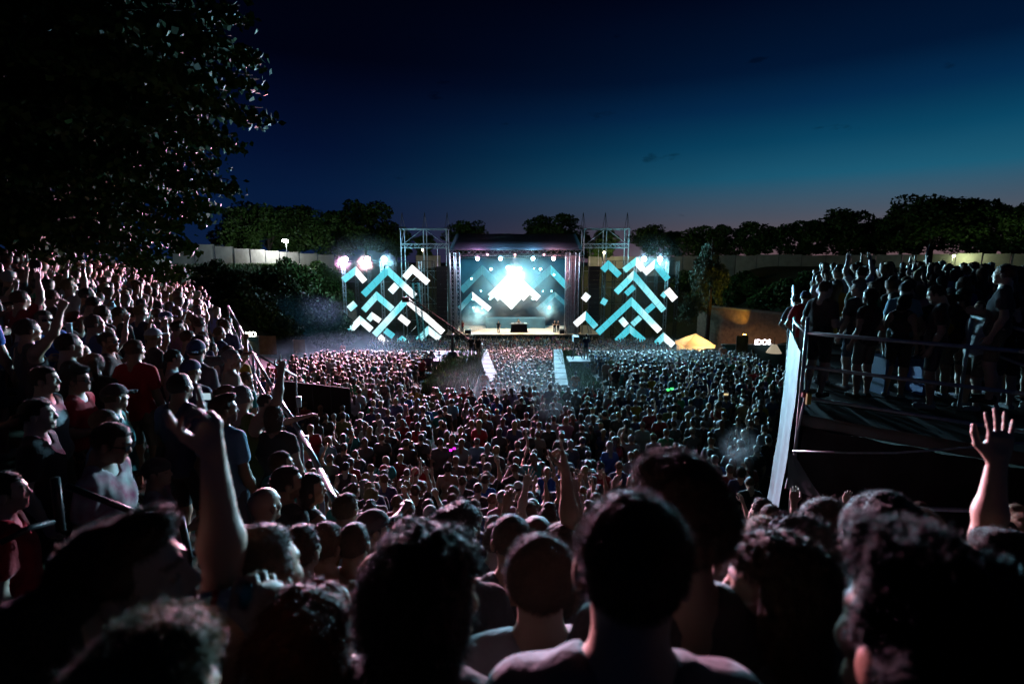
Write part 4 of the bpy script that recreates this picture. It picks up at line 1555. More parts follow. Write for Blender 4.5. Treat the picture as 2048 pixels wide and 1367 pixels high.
def lit_sign(px, py, Y, s_, size, w, col, label, estr=9):
    p = at(px, py, Y); z0 = ground(p.x, Y)
    t = empty('lit_sign', (p.x, Y, z0), label, 'sign')
    MB().box((p.x, Y + .12, (z0 + p.z) / 2), (w, .12, p.z - z0)).build('board', mat('sign_board', (.04, .12, .15), .6, noise=.3, nscale=1), t)
    MB().box((p.x, Y + .12, p.z + .04), (w + .6, .2, .06)).build('ledge', M_STEEL, t)
    text(s_, size, (p.x, Y, p.z + .07), emis('sign_letters_%d' % int(px), col, estr), t)
    return t


lit_sign(1525, 690, 44, 'IDOS', .62, 6.5, (1.0, .93, 1.0), 'stall sign with glowing white letters above a teal board')
lit_sign(502, 674, 46, 'MO', .62, 2.6, (1.0, 1.0, .80), 'small glowing yellow-white sign in the smoke beyond the railing', 14)
for px, py, Y, w, h, c, lb in ((1484, 694, 42, 1.0, 1.9, (.42, .36, .10), 'yellow banner flag standing beside the stall sign'), (535, 690, 40, 1.35, 1.5, (.45, .38, .22), 'tan placard standing in the smoke below the glowing sign'), (598, 692, 42, .95, 1.1, (.36, .32, .16), 'small tan placard standing among the crowd below smoke')):
    p = at(px, py, Y); z0 = ground(p.x, Y)
    t = empty('banner_flag', (p.x, Y, z0), lb, 'banner')
    MB().tube([(p.x - w / 2, Y, z0), (p.x - w / 2, Y, p.z + h / 2)], .03, 6).build('pole', M_STEEL, t)
    vs = []
    for i in range(7):
        for j in (0, 1):
            vs.append((p.x - w / 2 + w * i / 6, Y + .07 * math.sin(i * 1.3), p.z - h / 2 + h * j))
    MB().add(vs, [(2 * i, 2 * i + 2, 2 * i + 3, 2 * i + 1) for i in range(6)]).build('cloth', mat('flag_%d' % px, c, .8, noise=.4, nscale=2), t, True)
# bar counter parasol-like white lamp shade at the stall
p = at(1548, 697, 43)
t = empty('lamp_shade', p, 'pale cone lamp shade glowing in the stall beside the sign', 'lamp')
MB().tube([p + Vector((0, 0, -.35)), p + Vector((0, 0, .35))], .62, 14, .2).build('shade', mat('shade_cloth', (.6, .55, .45), .8, emit=(1, .85, .6), estr=.35), t)
MB().tube([p + Vector((0, 0, .35)), p + Vector((0, 0, 1.0))], .03, 6).build('stem', M_BLKMET, t)

# ------------------------------------------------------------------ trees
def leaf_quads(C, N, size, r, droop=0.0, stretch=1.6):
    n = len(C)
    D = r.normal(size=(n, 3)); D[:, 2] -= droop
    D /= np.linalg.norm(D, axis=1, keepdims=True)
    S = np.cross(D, r.normal(size=(n, 3)))
    S /= np.linalg.norm(S, axis=1, keepdims=True)
    s = size * r.uniform(.6, 1.4, size=(n, 1))
    a = C - D * s * stretch * .5
    b_ = C + D * s * stretch * .5
    m = C + np.cross(D, S) * s * .12
    V = np.stack([a, m - S * s * .5, b_, m + S * s * .5], 1).reshape(-1, 3)
    Q = np.arange(n * 4).reshape(-1, 4)
    return V, Q


def crown_mesh(name, blobs, n, size, m, seed, flat=.8, hollow=.55):
    r = np.random.default_rng(seed)
    w = np.array([b[3] ** 2 for b in blobs]); w = w / w.sum()
    k = r.choice(len(blobs), size=n, p=w)
    B = np.array(blobs)[k]
    D = r.normal(size=(n, 3)); D /= np.linalg.norm(D, axis=1, keepdims=True)
    rad = B[:, 3:4] * (hollow + (1 - hollow) * r.random((n, 1)) ** .6) * (1 + .16 * wob(D.astype(np.float32) * 1.0 + B[:, :3].astype(np.float32), 4, seed)[:, None])
    C = B[:, :3] + D * rad * np.array([1, 1, flat])
    V, Q = leaf_quads(C, None, size, r)
    return mk_mesh(name, V, Q, m)


def tree_blobs(seed, w, h, n=34):
    r = random.Random(seed)
    out = []
    for i in range(n):
        a = r.uniform(0, 2 * math.pi); t = r.random()
        rr = w * math.sqrt(r.random()) * (.55 + .45 * math.sin(math.pi * min(1, t * .9 + .1)))
        out.append((math.cos(a) * rr, math.sin(a) * rr, h * (.28 + .62 * t), w * r.uniform(.22, .42)))
    return out


TREES = []
for i in range(5):
    h = 10.0
    w = (3.6, 4.4, 3.2, 4.8, 4.0)[i]
    bl = tree_blobs(50 + i, w, h)
    cm = crown_mesh('crown', bl, 6500, .30, M_LEAF, 90 + i)
    t = MB(); t.tube([(0, 0, -.3), (.1, .05, h * .2), (-.05, .1, h * .45), (0, 0, h * .75)], .28, 8, .07)
    r = random.Random(i)
    for k in range(9):
        q = bl[k]
        t.tube([(0, .05, h * r.uniform(.18, .45)), (q[0] * .5, q[1] * .5, q[2] * .85), (q[0], q[1], q[2])], .11, 5, .025)
    tm = bpy.data.meshes.new('trunk'); tm.from_pydata(t.v, [], t.f); tm.materials.append(M_BARK)
    TREES.append((tm, cm))


def tree(kind, x, y, height, label, wide=1.0, z=None, group='trees beyond the fences'):
    z = ground(x, y) if z is None else z
    o = empty('broadleaf_tree', (x, y, z), label, 'tree', group, rng.uniform(0, 6.28))
    s = height / 10.0
    o.scale = (s * wide, s * wide, s)
    link('trunk', TREES[kind][0], o); link('crown', TREES[kind][1], o)
    return o


def tree_at(kind, px, py_top, Y, label, wide=1.0):
    p = at(px, py_top, Y)
    z = ground(p.x, Y)
    tree(kind, p.x, Y, (p.z - z) / .97, label, wide)


TL = [
    (0, 478, 412, 92, 1.15, 'dark round tree at the end of the rim beside the near maple'), (1, 530, 408, 97, 1.2, 'broad dark tree behind the street lamp'), (2, 590, 412, 100, 1.2, 'dark tree just behind the bright street lamp'),
    (3, 655, 420, 98, 1.2, 'lit green tree leaning over the sheeted fence by the street lamp'), (0, 726, 404, 104, 1.25, 'tallest tree of the row above the large cyan chevron'), (4, 790, 455, 106, 1.2, 'lower tree behind the flood lamps'),
    (2, 848, 470, 104, 1.1, 'small tree seen through the crane-side loudspeaker tower'), (1, 932, 442, 112, 1.1, 'dark tree rising over the stage roof, smaller of two'), (3, 1105, 428, 116, 1.3, 'round dark tree rising over the stage roof, larger of two'),
    (4, 1160, 470, 108, 1.1, 'dark shrub-like tree between the stage roof and the lit tree'), (0, 1208, 458, 99, 1.0, 'yellow-lit tree seen through the loudspeaker tower'), (1, 1300, 450, 108, 1.1, 'dark rounded tree behind the two flood lamps'),
    (2, 1345, 462, 110, 1.1, 'low dark tree next to the rounded one behind the floods'), (3, 1400, 452, 104, 1.15, 'dark tree on the rim above the weeping tree'), (4, 1455, 450, 102, 1.15, 'dark tree with a flat top past the weeping tree'),
    (0, 1510, 444, 100, 1.2, 'dark tree near the start of the long fence'), (1, 1565, 448, 98, 1.15, 'dark tree with ragged top behind the long fence'), (2, 1625, 440, 94, 1.25, 'dark tree with a spiky top behind the long fence'), (3, 1690, 418, 92, 1.3, 'tall dark tree with a double top behind the long fence'),
    (4, 1745, 440, 92, 1.0, 'shorter dark tree in the gap between two taller ones'), (0, 1810, 418, 84, 1.15, 'dark tree at the shoulder of the biggest trees'), (1, 1870, 390, 80, 1.2, 'biggest tree on the skyline over the platform crowd'), (3, 1950, 396, 78, 1.2, 'big tree next to the biggest on the skyline'),
    (2, 2020, 412, 72, 1.2, 'dark tree at the end of the skyline over the platform crowd'), (4, 2090, 405, 68, 1.2, 'dark tree closing the skyline beyond the platform crowd'),
]
for k, px, py, Y, wd, lb in TL:
    tree_at(k, px, py, Y, lb, wd)

# bushes on the inner slopes
bush_mesh = [crown_mesh('foliage', [(0, 0, .7, .8), (.6, .2, .5, .6), (-.6, -.1, .55, .65), (.1, -.5, .5, .6), (.2, .3, 1.1, .5)], 1500, .12, M_LEAF, 300 + i) for i in range(2)]
BUSH = [(535, 560, 76, 2.6), (575, 540, 80, 2.8), (610, 556, 78, 3.0), (640, 548, 80, 3.2), (600, 590, 72, 2.8), (560, 605, 70, 2.4), (640, 600, 74, 3.0), (665, 575, 78, 2.8), (520, 600, 66, 2.2), (470, 570, 66, 2.4), (430, 545, 64, 2.2), (680, 540, 82, 2.6),
        (500, 620, 60, 2.6), (540, 640, 60, 2.4), (590, 635, 60, 2.8), (630, 650, 60, 2.4), (665, 640, 60, 3.0), (610, 615, 60, 3.0), (650, 615, 60, 3.0), (480, 600, 60, 2.4), (575, 660, 60, 2.2), (640, 675, 60, 2.0), (675, 670, 60, 2.4), (685, 600, 60, 3.0), (560, 580, 60, 3.0),
        (1460, 590, 84, 3.0), (1530, 600, 84, 2.6), (1590, 600, 84, 2.6), (1480, 560, 84, 2.8), (1600, 585, 84, 2.8), (1400, 600, 84, 3.2), (1375, 560, 84, 3.2),
        (1500, 570, 84, 2.6), (1560, 580, 78, 2.6), (1430, 560, 86, 2.4), (1620, 565, 76, 2.4)]
stemm = bpy.data.meshes.new('stem')
sb = MB(); sb.tube([(0, 0, -.3), (0, .03, .8)], .06, 5, .03); stemm.from_pydata(sb.v, [], sb.f); stemm.materials.append(M_BARK)
def hit(px, py, t0=30, t1=110):
    d = ray(px, py)
    for k in range(400):
        t = t0 + (t1 - t0) * k / 400
        p = Vector((d.x * t, d.y * t, CZ + d.z * t))
        if p.z < ground(p.x, p.y):
            return p
    return p


for i, (px, py, Y, s) in enumerate(BUSH):
    p = hit(px, py + 22)
    Y = p.y
    s *= .8
    bl_ = '%s dark bush %s, %s' % ('broad' if s > 2.3 else 'mid-sized' if s > 2 else 'small', 'just under the pale fence' if py < 565 else 'midway down the slope' if py < 625 else 'at the foot of the slope', ('below the maple' if px < 500 else 'straight below the street lamp' if px < 590 else 'toward the chevron scaffold' if px < 650 else 'right beside the chevron scaffold') if px < 1000 else ('by the weeping conifer' if px < 1470 else 'above the brick fortress wall' if px < 1570 else 'behind the platform crowd'))
    o = empty('bush', (p.x, Y, ground(p.x, Y)), bl_, 'bush', 'bushes on the slope %s' % ('by the chevrons' if px < 1000 else 'under the long fence'), i * 1.3)
    o.scale = (s, s, s)
    link('foliage', bush_mesh[i % 2], o); link('stem', stemm, o)

# the weeping tree lit by the chevrons
def weeping(px, py, Y, label):
    p = at(px, py, Y); z0 = ground(p.x, Y)
    H = p.z - z0
    o = empty('weeping_tree', (p.x, Y, z0), label, 'tree')
    r = np.random.default_rng(5); rr = random.Random(5)
    t = MB(); t.tube([(p.x, Y, z0 - .3), (p.x + .2, Y, z0 + H * .5), (p.x, Y, z0 + H)], .35, 8, .06)
    Cs = []
    for k in range(26):
        a = rr.uniform(0, 6.28); hz = z0 + H * rr.uniform(.35, .98)
        L = rr.uniform(1.4, 3.6) * (1.25 - .55 * (hz - z0) / H)
        e = Vector((p.x + math.cos(a) * L, Y + math.sin(a) * L, hz - .2))
        t.tube([(p.x, Y, hz - .6), ((p.x + e.x) / 2, (Y + e.y) / 2, hz + .25), e], .06, 5, .02)
        for j in range(7):
            f_ = rr.uniform(.35, 1.05)
            q = Vector((p.x, Y, hz - .3)).lerp(e, f_)
            n = 60
            d = r.random(n) * rr.uniform(1.2, 2.8)
            Cs.append(np.stack([q.x + r.normal(size=n) * .12 * (1 + .4 * d), q.y + r.normal(size=n) * .12 * (1 + .4 * d), q.z + .15 - d], -1))
    V, Q = leaf_quads(np.concatenate(Cs), None, .13, r, 2.5, 2.6)
    t.build('trunk', M_BARK, o)
    link('crown', mk_mesh('crown', V - np.array(o.location), Q, M_WILLOW), o)


weeping(1425, 478, 66, 'weeping conifer lit teal by the chevrons, over the food tent')

# the near maple that fills the upper corner
def near_tree():
    base = Vector((-15.5, 13.5, 0)); base.z = ground(base.x, base.y)
    o = empty('maple_tree', base, 'big dark maple overhanging the raised crowd bank, leaves glinting', 'tree')
    r = np.random.default_rng(21); rr = random.Random(21)
    t = MB(); top = Vector((-14.6, 13.2, CZ + 13))
    t.tube([base - Vector((0, 0, .5)), base.lerp(top, .3) + Vector((.3, 0, 0)), base.lerp(top, .6), top], .55, 10, .12)
    tips = [(525, 215, 11.5), (505, 95, 11.5), (480, 10, 11), (505, 150, 12), (465, 270, 12), (460, 360, 12.5), (425, 310, 12.5), (395, 420, 13), (375, 480, 13.5), (365, 535, 14), (440, 60, 10.5), (430, 180, 11), (420, 240, 11.5), (380, 350, 12), (330, 430, 12.5), (300, 500, 13),
            (350, 120, 10), (300, 220, 10.5), (260, 330, 11.5), (220, 420, 12.5), (180, 480, 13), (330, 40, 9.5), (200, 100, 9.5), (120, 220, 10), (60, 330, 11), (100, 430, 12), (20, 440, 12), (240, 20, 9.5), (60, 60, 9.5), (20, 180, 10), (150, 340, 11.5), (380, 20, 10.5), (400, 130, 10.2),
            (-60, 300, 11), (-80, 120, 10), (340, 300, 13), (240, 240, 13), (140, 150, 12), (420, 400, 14), (280, 100, 12), (40, 250, 13), (200, 10, 12), (360, 210, 12.2), (310, 370, 13.6), (100, 30, 11), (180, 270, 12.6), (60, 480, 13.5), (250, 460, 14), (130, 500, 14), (400, 270, 13.2)]
    Cs, Ds = [], []
    for px, py, Y in tips:
        e = at(px, py, Y)
        s_ = base.lerp(top, min(.95, max(.12, (e.z - base.z + 1.6 - .15 * (e - base).length) / (top.z - base.z))))
        m = s_.lerp(e, .55) + Vector((0, 0, .7))
        t.tube([s_, m, e], .10, 5, .012)
        L = (e - m)
        n = 620
        f_ = r.random(n) ** .75
        P = np.array(m)[None] + f_[:, None] * np.array(L)[None] * 1.03
        wd = .75 * (1.08 - f_) + .14
        off = r.normal(size=(n, 3)) * wd[:, None] * np.array([.65, .75, .36])
        off[:, 2] -= .25 * f_
        Cs.append(P + off)
    C = np.concatenate(Cs)
    V, Q = leaf_quads(C, None, .125, r, 1.0, 1.25)
    # inner mass of the crown
    n = 9000
    D = r.normal(size=(n, 3)); D /= np.linalg.norm(D, axis=1, keepdims=True)
    C2 = np.array([-13.6, 13.6, CZ + 5.2]) + D * (r.random((n, 1)) ** .4) * np.array([4.6, 3.2, 6.2])
    V2, Q2 = leaf_quads(C2, None, .17, r, 1.0, 1.25)
    t.build('trunk', M_BARK, o)
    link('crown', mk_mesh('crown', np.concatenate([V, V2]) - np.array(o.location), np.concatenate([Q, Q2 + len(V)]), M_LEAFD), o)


near_tree()

# ------------------------------------------------------------------ grass on the rim and on the islands before the stage
def grass(xr, yr, n, hgt, label, zfun=ground, seed=1, cond=None):
    r = np.random.default_rng(seed)
    x = r.uniform(*xr, n); y = r.uniform(*yr, n)
    if cond:
        k = np.array([cond(a, b_) for a, b_ in zip(x, y)])
        x, y = x[k], y[k]
    n = len(x)
    z = np.array([zfun(a, b_) for a, b_ in zip(x, y)])
    a = r.uniform(0, 6.28, n); hh = hgt * r.uniform(.5, 1.4, n); w = .02 + .012 * hgt
    dx, dy = np.cos(a) * w, np.sin(a) * w
    lx, ly = r.normal(size=n) * .25 * hh, r.normal(size=n) * .25 * hh
    V = np.stack([np.stack([x - dx, y - dy, z - .02], -1), np.stack([x + dx, y + dy, z - .02], -1), np.stack([x + lx * .4 + dx * .7, y + ly * .4 + dy * .7, z + hh * .6], -1), np.stack([x + lx, y + ly, z + hh], -1)], 1)
    tag(link('grass', mk_mesh('grass', V.reshape(-1, 3), np.arange(n * 4).reshape(-1, 4), M_GRASS)), label, 'grass', None, 'stuff')


grass((-42, -26), (58, 90), 16000, .6, 'rough grass on the rim below the street lamp fence', seed=2, cond=lambda x, y: ground(x, y) > CZ - 6)
ISL = [((-5.4, -2.2), (29, 44), 'tall grass on the island under the camera crane'), ((3.6, 5.4), (29.5, 44), 'grass on the island beside the camera tower')]


def isl_z(x, y):
    return CZ - 7.75 - .03 * (y - 29.5)


for (xr, yr, lb), sd in zip(ISL, (3, 4)):
    b = MB()
    zs = [isl_z(0, yr[0]), isl_z(0, yr[1])]
    zb = ground(0, yr[1]) - 1
    b.add([(xr[0], yr[0], zs[0]), (xr[1], yr[0], zs[0]), (xr[1], yr[1], zs[1]), (xr[0], yr[1], zs[1]), (xr[0], yr[0], zb), (xr[1], yr[0], zb), (xr[1], yr[1], zb), (xr[0], yr[1], zb)],
          [(0, 1, 2, 3), (0, 4, 5, 1), (1, 5, 6, 2), (2, 6, 7, 3), (3, 7, 4, 0)])
    tag(b.build('mound', M_GROUND), 'grassy mound ' + ('under the crane platform' if sd == 3 else 'under the second camera'), None, None, 'structure')
    grass((xr[0] + .1, xr[1] - .1), (yr[0] + .1, yr[1] - .3), 7000 if sd == 3 else 4500, .5 if sd == 3 else .35, lb, isl_z, sd)

# pale sheeted walls of the passage to the front rows
for pts, lb in ((((-1.0, 29.5), (-2.6, 44)), 'pale printed barrier wall of the passage, crane side'), (((2.95, 29.5), (4.0, 44)), 'pale printed barrier wall of the passage, camera tower side')):
    (xa, ya), (xb, yb) = pts
    root = empty('barrier_wall', (xa, ya, isl_z(0, ya)), lb, 'wall', 'passage walls')
    n = 8
    for i in range(n):
        f0, f1 = i / n, (i + 1) / n - .008
        x0, y0, x1, y1 = xa + (xb - xa) * f0, ya + (yb - ya) * f0, xa + (xb - xa) * f1, ya + (yb - ya) * f1
        z0, z1 = isl_z(0, y0) + .35, isl_z(0, y1) + .35
        w = .75
        b = MB(); b.add([(x0 - w / 2, y0, z0), (x0 + w / 2, y0, z0), (x1 + w / 2, y1, z1), (x1 - w / 2, y1, z1), (x0 - w / 2, y0, z0 - 4), (x0 + w / 2, y0, z0 - 4), (x1 + w / 2, y1, z1 - 4), (x1 - w / 2, y1, z1 - 4)],
                        [(0, 1, 2, 3), (0, 4, 5, 1), (1, 5, 6, 2), (2, 6, 7, 3), (3, 7, 4, 0)])
        b.build('wall_panel', M_STONE, root)

# ------------------------------------------------------------------ camera crane on its platform
cp = empty('camera_platform', (-5, 40, ground(-5, 40)), 'low pale platform on the grass carrying the camera crane', 'platform')
pzc = at(900, 712, 40).z
MB().box((-4.9, 40.2, pzc - .08), (4.3, 4.4, .16)).build('deck', mat('grey_deck', (.06, .06, .07), .7, noise=.3, nscale=1), cp)
MB().box((-4.9, 38.02, pzc - .45), (4.2, .05, .6)).build('skirt', mat('pale_skirt', (.2, .2, .24), .8), cp)
for sx in (-1, 1):
    for sy in (-1, 1):
        MB().tube([(-4.9 + sx * 2, 40.2 + sy * 2, pzc - .1), (-4.9 + sx * 2, 40.2 + sy * 2, ground(-5, 40) - .2)], .05, 6).build('leg', M_STEEL, cp)
MB().tube([(-7.05, 38.1, pzc), (-7.05, 38.1, pzc + 1.0), (-5.5, 38.05, pzc + .6), (-5.5, 38.05, pzc)], .03, 6).build('railing', M_BLKMET, cp)
cr = empty('camera_crane', (at(905, 708, 39.5).x, 39.5, pzc), 'black camera crane with long lattice arm reaching across the chevrons', 'crane')
hx = cr.location.x
pv = at(905, 668, 39.5)
MB().tube([(hx, 39.5, pzc), (hx, 39.5, pzc + .25), (hx, 39.5, pzc + .5)], .62, 14, .3).build('base', M_BLKMET, cr)
for k in range(3):
    a = k * 2.1 + .5
    MB().tube([(hx, 39.5, pzc + .3), (hx + math.cos(a) * 1.0, 39.5 + math.sin(a) * 1.0, pzc + .05)], .07, 6).build('leg', M_BLKMET, cr)
MB().tube([(hx, 39.5, pzc + .4), pv], .14, 8, .09).build('column', M_BLKMET, cr)
tip = at(812, 592, 37.5)
tail = at(955, 694, 40.3)
ca = MB().truss(tail, tip, .24, .035, (0, 0, 1), seg=36, n=5).build('arm', M_BLKMET, cr)
MB().box(tail, (.7, .5, .6)).build('counterweight', M_BLKMET, cr).parent = ca
MB().box(tip - Vector((0, 0, .25)), (.5, .5, .35)).build('camera_head', M_BLKMET, cr).parent = ca
MB().tube([pv + Vector((0, 0, .1)), pv + Vector((.1, 0, 1.0))], .05, 6).tube([pv + Vector((.1, 0, 1.0)), tip.lerp(pv, .5)], .015, 4).tube([pv + Vector((.1, 0, 1.0)), tail], .015, 4).build('stay', M_BLKMET, cr)
# ladder mast behind the crane; teal light put into its lattice colour
lm = empty('ladder_mast', (at(842, 620, 70).x, 70, FZ), 'leaning ladder mast behind the crane arm, coloured as if lit teal', 'mast')
a0, a1 = at(846, 690, 70), at(831, 565, 70)
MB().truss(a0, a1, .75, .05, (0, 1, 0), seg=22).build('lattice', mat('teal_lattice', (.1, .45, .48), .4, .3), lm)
MB().box(a1 + Vector((0, 0, .1)), (1.6, .4, .25)).build('crossbar', M_BLKMET, lm)

# second camera, under a cover, on a scaffold stand
p = at(1165, 722, 37)
ct = empty('camera_stand', (p.x, 37, isl_z(0, 37)), 'television camera on a stand above the grass with operator', 'camera')
zz = isl_z(0, 37)
MB().box((p.x, 37, zz + .6), (2.2, 2, .12)).build('deck', M_DECKD, ct)
for sx in (-1, 1):
    for sy in (-1, 1):
        MB().tube([(p.x + sx, 37 + sy * .9, zz - .1), (p.x + sx, 37 + sy * .9, zz + .55)], .04, 6).build('leg', M_STEEL, ct)
for k in range(3):
    a = k * 2.1
    MB().tube([(p.x - .5, 37.2, zz + 1.9), (p.x - .5 + math.cos(a) * .5, 37.2 + math.sin(a) * .5, zz + .66)], .04, 6).build('tripod_leg', M_BLKMET, ct)
MB().box((p.x - .5, 37.3, zz + 2.1), (.4, .9, .42)).build('camera_body', mat('camera_cover', (.5, .55, .58), .6), ct)
MB().tube([(p.x - .5, 37.75, zz + 2.1), (p.x - .5, 38.25, zz + 2.12)], .14, 10, .18).build('lens', M_BLKMET, ct)

# ------------------------------------------------------------------ the dark screened booth in the crowd
bx0, bx1 = at(556, 760, 19.6), at(700, 776, 18.2)
zb0 = ground(-6, 19) - .1
bo = empty('screened_booth', (bx0.x, 19.6, zb0), 'low black-screened booth standing in the crowd by the bank railing', 'booth')
dv = Vector((bx1.x - bx0.x, 18.2 - 19.6, 0)); L = dv.length; dv.normalize()
for i in range(4):
    a = Vector((bx0.x, 19.6, 0)) + dv * (L * i / 4); b_ = Vector((bx0.x, 19.6, 0)) + dv * (L * (i + 1) / 4 - .015)
    ztop = bx0.z + (bx1.z - bx0.z) * (i + .5) / 4
    c = (a + b_) / 2
    M = Matrix.Translation((c.x, c.y, (zb0 + ztop) / 2)) @ Matrix.Rotation(math.atan2(dv.y, dv.x), 4, 'Z')
    MB().box((0, 0, 0), ((b_ - a).length, .06, ztop - zb0), M=M).build('screen_panel', M_BLACK, bo)
# ------------------------------------------------------------------ railing of the raised bank
M_RAIL = mat('painted_rail', (.13, .13, .155), .45, .3, noise=.3, nscale=6)
rl = empty('bank_railing', grnd(-1.2, 3.8), 'pale tube railing along the edge of the raised bank', 'railing')
RP = [at(700, 1062, 3.75), at(640, 940, 4.9), at(600, 864, 6.0), at(545, 775, 8.4), at(505, 705, 10.8), at(478, 652, 13.4), at(456, 612, 16.4)]
for i in range(len(RP) - 1):
    MB().tube([RP[i], RP[i + 1]], .03, 10).build('rail', M_RAIL, rl, True)
    if i > 2:
        MB().tube([RP[i] - Vector((0, 0, .45)), RP[i + 1] - Vector((0, 0, .45))], .018, 8).build('rail', M_RAIL, rl, True)
for p in RP:
    MB().tube([p, (p.x, p.y, ground(p.x - .1, p.y) - .1)], .026, 8).build('post', M_RAIL, rl, True)
br = empty('branch_railing', grnd(-4.9, 10.9), 'pale tube railing branching off toward the black booth', 'railing')
b0, b1 = at(512, 708, 11.2), at(592, 752, 13.0)
MB().tube([b0, b1], .028, 8).build('rail', M_RAIL, br, True)
for f_ in (0.02, .5, .98):
    q = b0.lerp(b1, f_); MB().tube([q, (q.x, q.y, q.z - 1.15)], .024, 8).build('post', M_RAIL, br, True)
# crowd barriers at the top of the bank
for i, (pa, pb, Y, lb) in enumerate((((145, 520), (275, 548), 19, 'steel bar barrier under the maple at the top of the bank'), ((20, 640), (75, 622), 7.0, 'steel bar barrier behind the man in the blue t-shirt'))):
    a, b_ = at(*pa, Y), at(*pb, Y + .6)
    t = empty('crowd_barrier', (a.x, a.y, a.z - 1.0), lb, 'barrier', 'steel crowd barriers')
    MB().tube([a - Vector((0, 0, .95)), a, b_, b_ - Vector((0, 0, .95))], .022, 8).build('frame', M_STEEL, t, True)
    MB().tube([a - Vector((0, 0, .8)), b_ - Vector((0, 0, .8))], .018, 6).build('rail', M_STEEL, t, True)
    n = 14
    for k in range(1, n):
        q = a.lerp(b_, k / n)
        MB().tube([q, q - Vector((0, 0, .8))], .010, 5).build('bar', M_STEEL, t)
# dark handrail in front of the patterned shirt
hr = empty('stair_handrail', grnd(-2.0, 2.6), 'dark handrail beside the steps by the patterned shirt', 'railing')
q0, q1, q2 = at(30, 1075, 2.3), at(118, 985, 2.5), at(300, 1062, 2.9)
MB().tube([at(110, 955, 2.6), at(122, 1060, 2.6)], .022, 8).build('post', M_BLKMET, hr, True)
MB().tube([at(130, 970, 2.6), at(285, 1030, 2.8), at(330, 1075, 2.9)], .018, 8).build('rail', M_BLKMET, hr, True)
MB().tube([at(0, 1085, 2.3), at(60, 1055, 2.4), at(115, 1040, 2.6)], .016, 8).build('rail', M_BLKMET, hr, True)
MB().tube([at(362, 1035, 3.0), at(378, 1110, 3.0), at(378, 1190, 3.0)], .02, 8).build('post', M_BLKMET, hr, True)
MB().tube([at(300, 1108, 3.0), at(440, 1104, 3.1)], .018, 8).build('rail', M_RAIL, hr, True)

# ------------------------------------------------------------------ the scaffold viewing platform on the right
A = Vector((4.3, 7.4, 0)); Ee = Vector((4.86, 8.75, 0)); Bp = Vector((9.4, 3.1, 0)); Cc = Vector((26, 15, 0)); Dd = Vector((11.2, 20.5, 0))
PDZ = CZ - 2.3
pf = empty('viewing_platform', (A.x, A.y, ground(A.x, A.y)), 'raised scaffold viewing platform with tube rails and white tarpaulin side', 'platform')
fr = (Bp - A); FL = fr.length; fr.normalize()
sd = (Dd - A); SLn = sd.length; sd.normalize()


def quad_slab(c, z, t):
    return MB().add([(p.x, p.y, z) for p in c] + [(p.x, p.y, z - t) for p in c], [(0, 1, 2, 3), (7, 6, 5, 4), (0, 4, 5, 1), (1, 5, 6, 2), (2, 6, 7, 3), (3, 7, 4, 0)])


n = 16
for i in range(n):
    f0, f1 = i / n, (i + 1) / n - .004
    quad_slab([A.lerp(Dd, f0), Bp.lerp(Cc, f0), Bp.lerp(Cc, f1), A.lerp(Dd, f1)], PDZ - .003 * (i % 2), .06).build('deck_board', M_DECKD, pf)
quad_slab([A.lerp(Dd, .01), Bp.lerp(Cc, .01), Bp.lerp(Cc, .99), A.lerp(Dd, .99)], PDZ - .08, .14).build('deck_frame', M_BLKMET, pf)
for hgt in (1.22, .72, .26):
    p0 = A + Vector((0, 0, PDZ + hgt)); p1 = Bp + Vector((0, 0, PDZ + hgt - .02))
    for k in range(3):
        MB().tube([p0.lerp(p1, k / 3), p0.lerp(p1, (k + 1) / 3 + .004)], .026, 10).build('rail', M_STEEL, pf, True)
    MB().tube([p0, Ee + Vector((0, 0, PDZ + hgt)), Dd + Vector((0, 0, PDZ + hgt))], .024, 8).build('rail', M_STEEL, pf, True)
for k in (0, 3):
    q = A.lerp(Bp, k / 3 * .97)
    MB().tube([(q.x, q.y, PDZ + (1.45 if k == 0 else 1.22)), (q.x, q.y, ground(q.x, q.y) - .1)], .026, 10).build('standard', M_STEEL, pf, True)
for k in range(0, 8):
    q = Ee.lerp(Dd, k / 8)
    MB().tube([(q.x, q.y, PDZ + 1.25), (q.x, q.y, ground(q.x, q.y) - .1)], .024, 8).build('standard', M_STEEL, pf, True)
for k in range(7):                                             # close-set bars of the side guard
    q = A.lerp(Ee, .08 + .06 * k)
    MB().tube([(q.x, q.y, PDZ + 1.2), (q.x, q.y, PDZ - .2)], .014, 6).build('guard_bar', M_STEEL, pf)
# white tarpaulin laced to the side, loose at the foot
vs, fs = [], []
NU, NV = 14, 16
out = Vector((-sd.y, sd.x, 0))
for u in range(NU + 1):
    for v in range(NV + 1):
        f_ = v / NV
        q = A.lerp(Ee, -.03 + 1.03 * u / NU)
        zt = PDZ + .95 + .12 * (u / NU)
        zb = CZ - 4.6
        wv = (.010 * math.sin(u * 1.1 + 2.2 * f_) * (.3 + f_) + .005 * math.sin(v * 1.3 + u * .4))
        vs.append(q + out * (.06 + wv + .16 * f_ * f_) + Vector((0, 0, zt + (zb - zt) * f_)))
for u in range(NU):
    for v in range(NV):
        a = u * (NV + 1) + v
        fs.append((a, a + 1, a + NV + 2, a + NV + 1))
MB().add(vs, fs).build('tarpaulin', M_TARP, pf, True)
